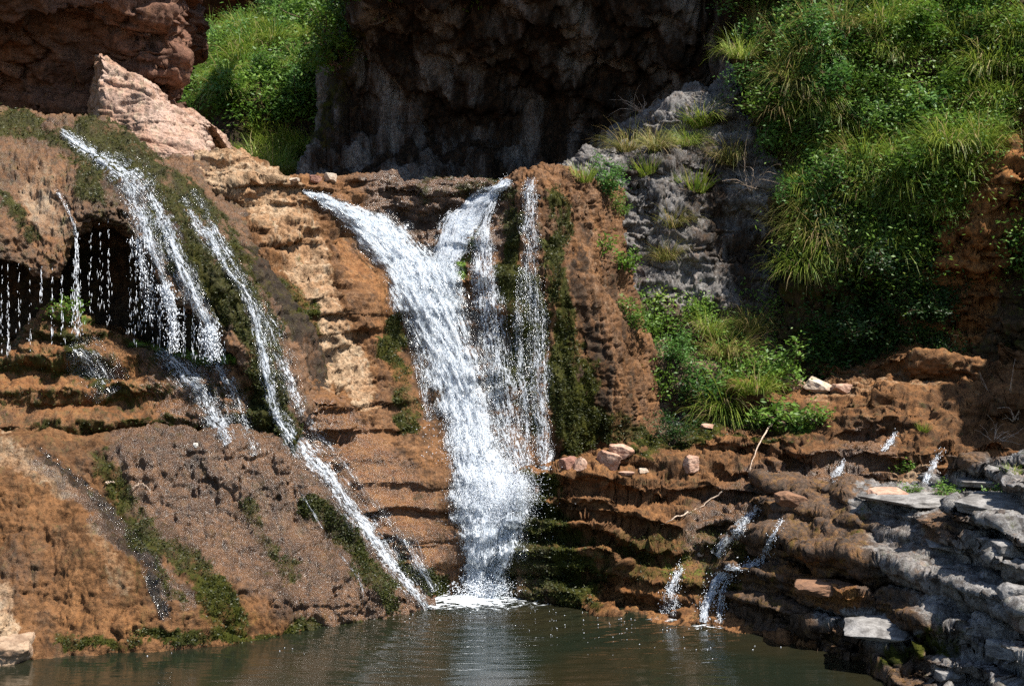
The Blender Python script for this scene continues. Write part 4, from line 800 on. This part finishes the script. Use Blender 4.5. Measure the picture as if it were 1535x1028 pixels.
def leafset(C, size, r, flat=.5, tone=None):
    """one kite-shaped leaf at each point"""
    n = len(C); a = r.normal(size=(n, 3)); a[:, 2] *= .5; a /= np.linalg.norm(a, axis=1)[:, None]
    nn = r.normal(size=(n, 3))*flat+np.array([.1, -.35, .8]); b = np.cross(nn, a); b /= np.linalg.norm(b, axis=1)[:, None]+1e-6; up = np.cross(a, b)
    s = (size*r.uniform(.6, 1.35, n))[:, None]
    V = np.stack([C-a*s, C+b*s*.42-up*s*.08, C+a*s-up*s*.2, C-b*s*.42-up*s*.08], 1)
    t = np.clip(r.beta(2, 2, n) if tone is None else tone, 0, 1)
    return V.reshape(-1, 3), np.arange(4*n).reshape(-1, 4), np.repeat(t, 4)
def tubes(paths, r0, k=5):
    """thin tapering stems"""
    V, Fc, o = [], [], 0
    for p in paths:
        p = np.asarray(p, float); n = len(p); T = np.gradient(p, axis=0); T /= np.linalg.norm(T, axis=1)[:, None]+1e-9
        a = np.cross(T, [.31, .2, .93]); a /= np.linalg.norm(a, axis=1)[:, None]+1e-9; b = np.cross(T, a); an = np.linspace(0, 2*math.pi, k, endpoint=False)
        rad = r0*(1-.75*np.linspace(0, 1, n)); Q = p[:, None]+rad[:, None, None]*(np.cos(an)[None, :, None]*a[:, None]+np.sin(an)[None, :, None]*b[:, None]); V.append(Q.reshape(-1, 3))
        i = np.arange(n-1)[:, None]*k; j = np.arange(k)[None]; f = np.stack([i+j, i+(j+1) % k, i+k+(j+1) % k, i+k+j], 2).reshape(-1, 4); Fc.append(f+o); o += n*k
    return np.concatenate(V), np.concatenate(Fc)
def grow(r, nst, h, spread, droop=.0, wob=.18, n=9):
    out = []
    for i in range(nst):
        a = r.uniform(0, 2*math.pi); d = np.array([math.cos(a)*spread, math.sin(a)*spread-.15, 1.]); d /= np.linalg.norm(d); p = np.array([r.normal(0, .05), r.normal(0, .05), -.06]); q = [p]; L = h*r.uniform(.5, 1.1)
        for k in range(n-1):
            d = d+r.normal(0, wob, 3)+np.array([0, 0, -droop*k/n]); d /= np.linalg.norm(d); p = p+d*L/(n-1); q.append(p)
        out.append(np.array(q))
    return out
def bush_meshes(seed, h, spread, nst, nleaf, lsize, mat, droop=0., clump=.09):
    r = np.random.default_rng(seed); st = grow(r, nst, h, spread, droop)
    tw = []
    for s in st:
        for k in range(3, len(s)):
            if r.random() < .75:
                d = r.normal(size=3); d[2] = abs(d[2])*.6-droop*.3; d /= np.linalg.norm(d); L = h*r.uniform(.12, .3); tw.append(np.array([s[k]+d*L*t+np.array([0, 0, -.25*L*t*t]) for t in np.linspace(0, 1, 4)]))
    V, Fc = tubes(st, .012, 4); V2, F2 = tubes(tw, .006, 3)
    ends = np.concatenate([t for t in tw]+[s[4:] for s in st]); c0 = ends[r.integers(0, len(ends), nleaf)]+r.normal(0, clump*h, (nleaf, 3))
    ct = fbm(c0, 3./h, 2, seed % 40)*.5+.45+r.normal(0, .12, nleaf)
    LV, LF, lt = leafset(c0, lsize, r, tone=ct*.8)
    a = mesh('stems', np.concatenate([V, V2]), np.concatenate([F2+len(V)]) if False else [Fc, F2+len(V)], MB); b = mesh('foliage', LV, LF, mat, None, {'tone': lt})
    return a, b
class Kind:
    """one plant built once; every further one is a copy of it and of its parts"""
    def __init__(s, name, parts, cat): s.name, s.parts, s.cat, s.used = name, parts, cat, False
    def put(s, loc, sc, rz, label, group=None, tilt=(0, 0)):
        if len(s.parts) == 1:
            o = s.parts[0] if not s.used else s.parts[0].copy()
            if s.used: COL.objects.link(o)
            tag(o, label, s.cat)
            if group: o['group'] = group
            elif 'group' in o: del o['group']
        else:
            o = thing(s.name, label, s.cat, (0, 0, 0), group)
            for p in s.parts:
                q = p if not s.used else p.copy()
                if s.used: COL.objects.link(q)
                q.parent = o
        s.used = True; o.location = loc; o.scale = (sc,)*3; o.rotation_euler = (tilt[0], tilt[1], rz); return o
def tuft_kind(seed, n, L, droop, mat, r0=.16, up=1.1, wd=.013, dry=.15, name='grass_tuft'):
    V, Fc, t = blades(n, r0, L, droop, seed, wd, up, dry=dry); return Kind(name, [mesh(name, V, Fc, mat, None, {'tone': t})], 'grass tuft')
TG = [tuft_kind(s, 420, .8, 1.15, MG, .26, .85) for s in (1, 2, 3)]
TY = [tuft_kind(s, 340, .85, 1.1, MY, .2, .8, dry=.3) for s in (4, 5)]
TS = [tuft_kind(s, 130, .3, .4, MG, .12, 1.2, .012) for s in (6, 7)]
BU = [Kind('shrub', bush_meshes(s, .9, .7, 9, 1500, .040, m), 'shrub') for s, m in ((11, ML), (12, ML), (13, MLB))]
BD = [Kind('shrub', bush_meshes(s, 1.1, .8, 10, 1500, .042, MLD), 'shrub') for s in (14, 15)]
HV = [Kind('creeper', bush_meshes(s, 1.3, .9, 8, 1300, .042, m, .8, .06), 'creeper') for s, m in ((16, MLB), (17, ML))]
LOWP = [Kind('low_plant', bush_meshes(s, .28, 1.2, 12, 500, .03, ML, .2, .2), 'low plant') for s in (18, 19)]
DT = [Kind('dry_twigs', [mesh('dry_twigs', *tubes(grow(np.random.default_rng(s), 16, 1., .9, .2, .22), .007, 4), MDW)], 'dry twigs') for s in (20, 21)]
def at(px, py, off=0.): p, n = hit(px, py); return p+n*off, n
def plant(k, px, py, sc, label, group=None):
    p, n = at(px, py, -.02); return k.put(p, sc, rng.uniform(0, 6.28), label, group, (max(-.5, min(.5, -n.y*-.35)), n.x*.3))
# single plants that stand out
for k, x, y, sc, lb in [
    (TY[0], 940, 228, .9, 'yellowish drooping grass tuft at the left end of the limestone ledge'), (TY[1], 985, 222, .75, 'yellow green grass tuft beside the leftmost ledge tuft'),
    (TG[0], 1030, 215, .7, 'green arching grass tuft at the right end of the limestone ledge'), (TG[1], 1055, 190, .9, 'small green tuft above the limestone ledge'),
    (TY[0], 1012, 340, .75, 'yellow green tuft hanging in the middle of the grey cliff'), (TY[1], 1000, 390, .7, 'long dry tuft hanging under the middle tuft of the grey cliff'),
    (TS[0], 1042, 285, 1.6, 'small olive tuft high on the grey cliff face'), (TS[1], 972, 258, 1.5, 'small tuft at the edge of the grey cliff crest'),
    (TY[1], 1090, 245, .9, 'olive drooping tuft right of the pink stained rock'), (TG[2], 1110, 85, .9, 'bright grass tuft overhanging the dark cliff top'), (TG[0], 1095, 60, .7, 'second bright tuft above the dark cliff edge'),
    (TY[0], 1090, 540, 1.1, 'large pale dry grass tuft among the shrubs below the grey cliff'), (TG[1], 1060, 500, .8, 'tall green grass among the shrubs below the grey cliff'), (TY[1], 1130, 500, .8, 'yellow green grass at the right end of the shrubs below the grey cliff'),
    (TG[2], 1095, 615, 1.2, 'green grass tuft at the back of the terraces'), (TY[0], 1080, 630, .9, 'dry grass tuft at the back of the terraces'), (TG[0], 1130, 590, .8, 'small bright grass tuft left of the leafy shrub'),
    (BU[0], 950, 495, .65, 'leafy shrub at the left end of the cluster below the grey cliff'), (BU[1], 990, 495, .65, 'round green shrub in the cluster below the grey cliff'), (BU[2], 1020, 545, .65, 'bluish green shrub low in the cluster below the grey cliff'), (BU[0], 1045, 475, .65, 'small shrub against the foot of the grey cliff'),
    (BU[1], 1175, 580, 1.0, 'bright leafy shrub beside the tilted pink slab'), (BU[2], 1060, 610, .9, 'low bluish shrub beside the pebbly gully'), (BD[0], 1030, 615, .7, 'dark shrub over the pebbly gully'), (BD[1], 1005, 665, .5, 'dark low shrub on the terrace behind the pink blocks'),
    (BU[2], 905, 290, .75, 'bluish shrub at the top of the cliff right of the falls'), (BU[0], 922, 322, .5, 'small shrub just below the bluish shrub on the cliff'), (LOWP[0], 900, 372, 1.2, 'tiny plant halfway up the dry cliff right of the falls'), (LOWP[1], 930, 392, 1.3, 'low plant on the cliff edge beside the grey rock'),
    (TS[0], 875, 268, 1.2, 'short grass tuft on the crest right of the thin veil'), (LOWP[0], 1190, 628, 1.6, 'fresh green mat plant on the terrace lip'), (LOWP[1], 1150, 625, 1.4, 'fresh green plant left of the mat plant on the terrace lip'), (LOWP[0], 1225, 628, 1.1, 'small fresh plant right of the mat plant on the terrace lip'),
    (LOWP[1], 1425, 738, .7, 'little fern like plant in front of the highest grey slab'), (LOWP[0], 1500, 748, .8, 'little green plant on the highest grey slab'), (LOWP[1], 1460, 755, .5, 'tiny plant between the grey slabs'), (TS[1], 1515, 710, .5, 'tiny grass tuft at the right edge above the slabs'),
    (LOWP[0], 1365, 705, .7, 'small plant beside the thin cascade above the grey slabs'), (TS[0], 1385, 645, .6, 'small grass tuft on the dark terrace below the dry twigs'), (LOWP[1], 1365, 735, .6, 'small plant behind the longest slab'),
    (DT[0], 1520, 625, .9, 'bare reddish twigs at the right edge of the dark terraces'), (DT[1], 1490, 660, .6, 'smaller bare twigs left of the right edge twigs'), (DT[0], 1130, 280, 1.0, 'pale bare twigs reaching across the grey cliff'), (DT[1], 965, 165, .8, 'dry stalks on the slanting rock above the ledge tufts'),
    (LOWP[0], 95, 462, 1.0, 'bright green plant on the hump inside the cave mouth'), (TS[1], 430, 232, 1.2, 'grass on the sunlit bank behind the tan spur'),
    (TG[0], 425, 240, .9, 'bright grass tuft behind the pale buttress end'), (BU[0], 1470, 245, .6, 'bright shrub on the bare red soil at right'), (TG[1], 1310, 320, 1.3, 'bright fountain like grass tuft in the middle of the hillside')]:
    plant(k, x, y, sc, lb)
def scatter(name, n, seed, mask, kinds, smin, smax, label, group):
    G, N = GR[name]; r = np.random.default_rng(seed); P = G.reshape(-1, 3); px, py = pix(P); ok = mask(px, py, P, N.reshape(-1, 3)); ii = np.flatnonzero(ok)
    for i in r.choice(ii, n, replace=False):
        n_ = N.reshape(-1, 3)[i]; kinds[r.integers(len(kinds))].put(Vector(P[i]), r.uniform(smin, smax), r.uniform(0, 6.28), label, group, (n_[1]*-.25, n_[0]*.3))
inhill = lambda x, y, P, N: (x > np.interp(y, [-60, 100, 200, 300, 420], [1110, 1140, 1170, 1200, 1205])) & (x < 1620) & (y > -60)
bare = lambda x, y: stroke(x, y, [(1560, 200), (1500, 300), (1430, 400), (1400, 540)], 55) > .1
dark = lambda x, y: stroke(x, y, [(1190, 480), (1280, 500)], 70) > .2
scatter('hillside', 120, 1, lambda x, y, P, N: inhill(x, y, P, N) & (fbm(P, .8, 2, 44) > .02) & (x+.35*y > 1225) & (y < 420-.75*np.maximum(0, x-1390)) & ~bare(x, y), TG, .55, 1.15, 'arching green grass tuft on the steep hillside', 'grass tufts on the hillside')
scatter('hillside', 34, 2, lambda x, y, P, N: inhill(x, y, P, N) & (y < 450) & (x < 1300), TY, .7, 1.3, 'straw coloured grass tuft on the steep hillside', 'straw coloured tufts on the hillside')
scatter('hillside', 44, 3, lambda x, y, P, N: inhill(x, y, P, N) & (y < 330) & ~bare(x, y), BU, .8, 1.3, 'leafy green shrub on the steep hillside', 'shrubs on the hillside')
scatter('hillside', 56, 4, lambda x, y, P, N: inhill(x, y, P, N) & (x < 1260) & (y < 330), HV, .6, 1.0, 'trailing creeper hanging down the left part of the hillside', 'creepers on the hillside')
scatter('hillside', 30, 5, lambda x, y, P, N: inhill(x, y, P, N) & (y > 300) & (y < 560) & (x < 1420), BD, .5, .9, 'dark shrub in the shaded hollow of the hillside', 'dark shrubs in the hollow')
scatter('far_slope', 60, 6, lambda x, y, P, N: (x > 250) & (x < 520) & (y < 170) & (y > -20), BU, .7, 1.5, 'green shrub on the far slope behind the falls', 'shrubs on the far slope')
scatter('far_slope', 40, 7, lambda x, y, P, N: (x > 250) & (x < 520) & (y < 160) & (y > -20), TG, 1., 1.8, 'grass tuft on the far slope behind the falls', 'grass tufts on the far slope')
scatter('far_slope', 12, 8, lambda x, y, P, N: (x > 270) & (x < 470) & (y > 205) & (y < 262), TG, 1., 1.6, 'grass tuft at the foot of the far slope', 'grass at the foot of the far slope')
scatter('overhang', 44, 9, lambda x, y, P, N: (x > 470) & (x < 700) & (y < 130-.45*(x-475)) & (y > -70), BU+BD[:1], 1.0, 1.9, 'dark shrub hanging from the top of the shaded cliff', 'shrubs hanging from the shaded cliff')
# ground cover that nobody could count
def cover(name, nm, n, seed, mask, size, mat, h, label, clump=1.5):
    G, N = GR[name]; r = np.random.default_rng(seed); P = G.reshape(-1, 3); NN = N.reshape(-1, 3); px, py = pix(P); ii = np.flatnonzero(mask(px, py, P, NN) & (fbm(P, clump, 3, seed) > (.03 if name == 'hillside' else -.12)))
    i = r.choice(ii, n); C0 = P[i]+r.normal(0, .12, (n, 3))+NN[i]*np.where(NN[i][:, 1:2] > 0, -1, 1)*(np.abs(r.normal(0, h, n))+.02)[:, None]
    V, Fc, t = leafset(C0, size, r, tone=fbm(C0, 1.1, 3, seed+1)*.7+.42+r.normal(0, .12, n)); tag(mesh(nm, V, Fc, mat, None, {'tone': t}), label, 'undergrowth', kind='stuff')
cover('hillside', 'undergrowth', 62000, 31, lambda x, y, P, N: inhill(x, y, P, N) & (y < 400) & ~bare(x, y), .036, ML, .34, 'dense leafy undergrowth covering the steep hillside')
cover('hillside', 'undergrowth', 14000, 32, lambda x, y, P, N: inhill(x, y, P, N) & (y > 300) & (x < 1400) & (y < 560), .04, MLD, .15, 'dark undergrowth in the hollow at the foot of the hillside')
cover('far_slope', 'undergrowth', 30000, 33, lambda x, y, P, N: (x > 230) & (x < 540) & (y < 178), .07, ML, .25, 'green undergrowth on the far slope')
cover('limestone_cliff', 'undergrowth', 9000, 34, lambda x, y, P, N: (x > 935) & (x < 1180) & (y > 440) & (y < 590), .035, ML, .12, 'low leafy undergrowth below the grey cliff')

# moss cushions: tiny leaves standing off the rock wherever the rock is mossy
MM = leaf_mat('moss_tips', (.012, .018, .003), (.055, .062, .010), (.09, .08, .018), .2)
def moss(name, n, seed, size, label):
    G, N = GR[name]; r = np.random.default_rng(seed); P = G.reshape(-1, 3); NN = N.reshape(-1, 3).copy(); NN[NN[:, 1] > 0] *= -1; x, y = pix(P)
    wgt = np.where((x > -60) & (x < 1600) & (y > -40) & (y < 1060), np.clip(MOSS[name]-.38, 0, .5), 0)*np.clip(.6+1.4*fbm(P, 5., 3, seed), 0, 1.2)
    i = r.choice(len(P), n, p=wgt/wgt.sum()); C0 = P[i]+r.normal(0, .012, (n, 3))+NN[i]*r.uniform(0, .035, n)[:, None]
    V, Fc, t = leafset(C0, size, r, .8, tone=fbm(C0, 3., 3, seed)*.5+.4+r.normal(0, .15, n)); tag(mesh('moss', V, Fc, MM, None, {'tone': t}), label, 'moss', kind='stuff')
moss('dome', 34000, 41, .016, 'dark green moss on the dome around the left cascades'); moss('cliff', 34000, 42, .016, 'dark moss in streaks beside the falls')
moss('mound', 16000, 43, .014, 'moss in streaks on the brown mound'); moss('terraces', 26000, 44, .015, 'moss on the left end of the terraces'); moss('ledge', 12000, 45, .014, 'moss on the ledge under the cave')

# ------------------------------------------------------------------ sticks
def stick(pts, r0, label, lift=.03, sag=0., nm='stick'):
    p = [np.array(hit(x, y)[0])+np.array([0, -lift, lift]) for x, y in pts]; p = crm(np.array(p), 14, 0); p += rng.normal(0, .008, p.shape)
    return tag(mesh(nm, *tubes([p], r0, 6), MDW), label, 'stick')
stick([(1158, 640), (1140, 665), (1128, 695), (1121, 722)], .014, 'long pale curved stick leaning over the dark terrace step', .08)
stick([(1082, 740), (1055, 758), (1030, 772)], .012, 'pale forked stick lying on the lower terrace step')
stick([(1030, 770), (1005, 782), (990, 790)], .012, 'short grey stick below the forked stick')
stick([(200, 735), (214, 728), (228, 742)], .008, 'thin bent twig on top of the brown mound')
stick([(160, 727), (172, 725)], .012, 'short pale stick on the brown mound')
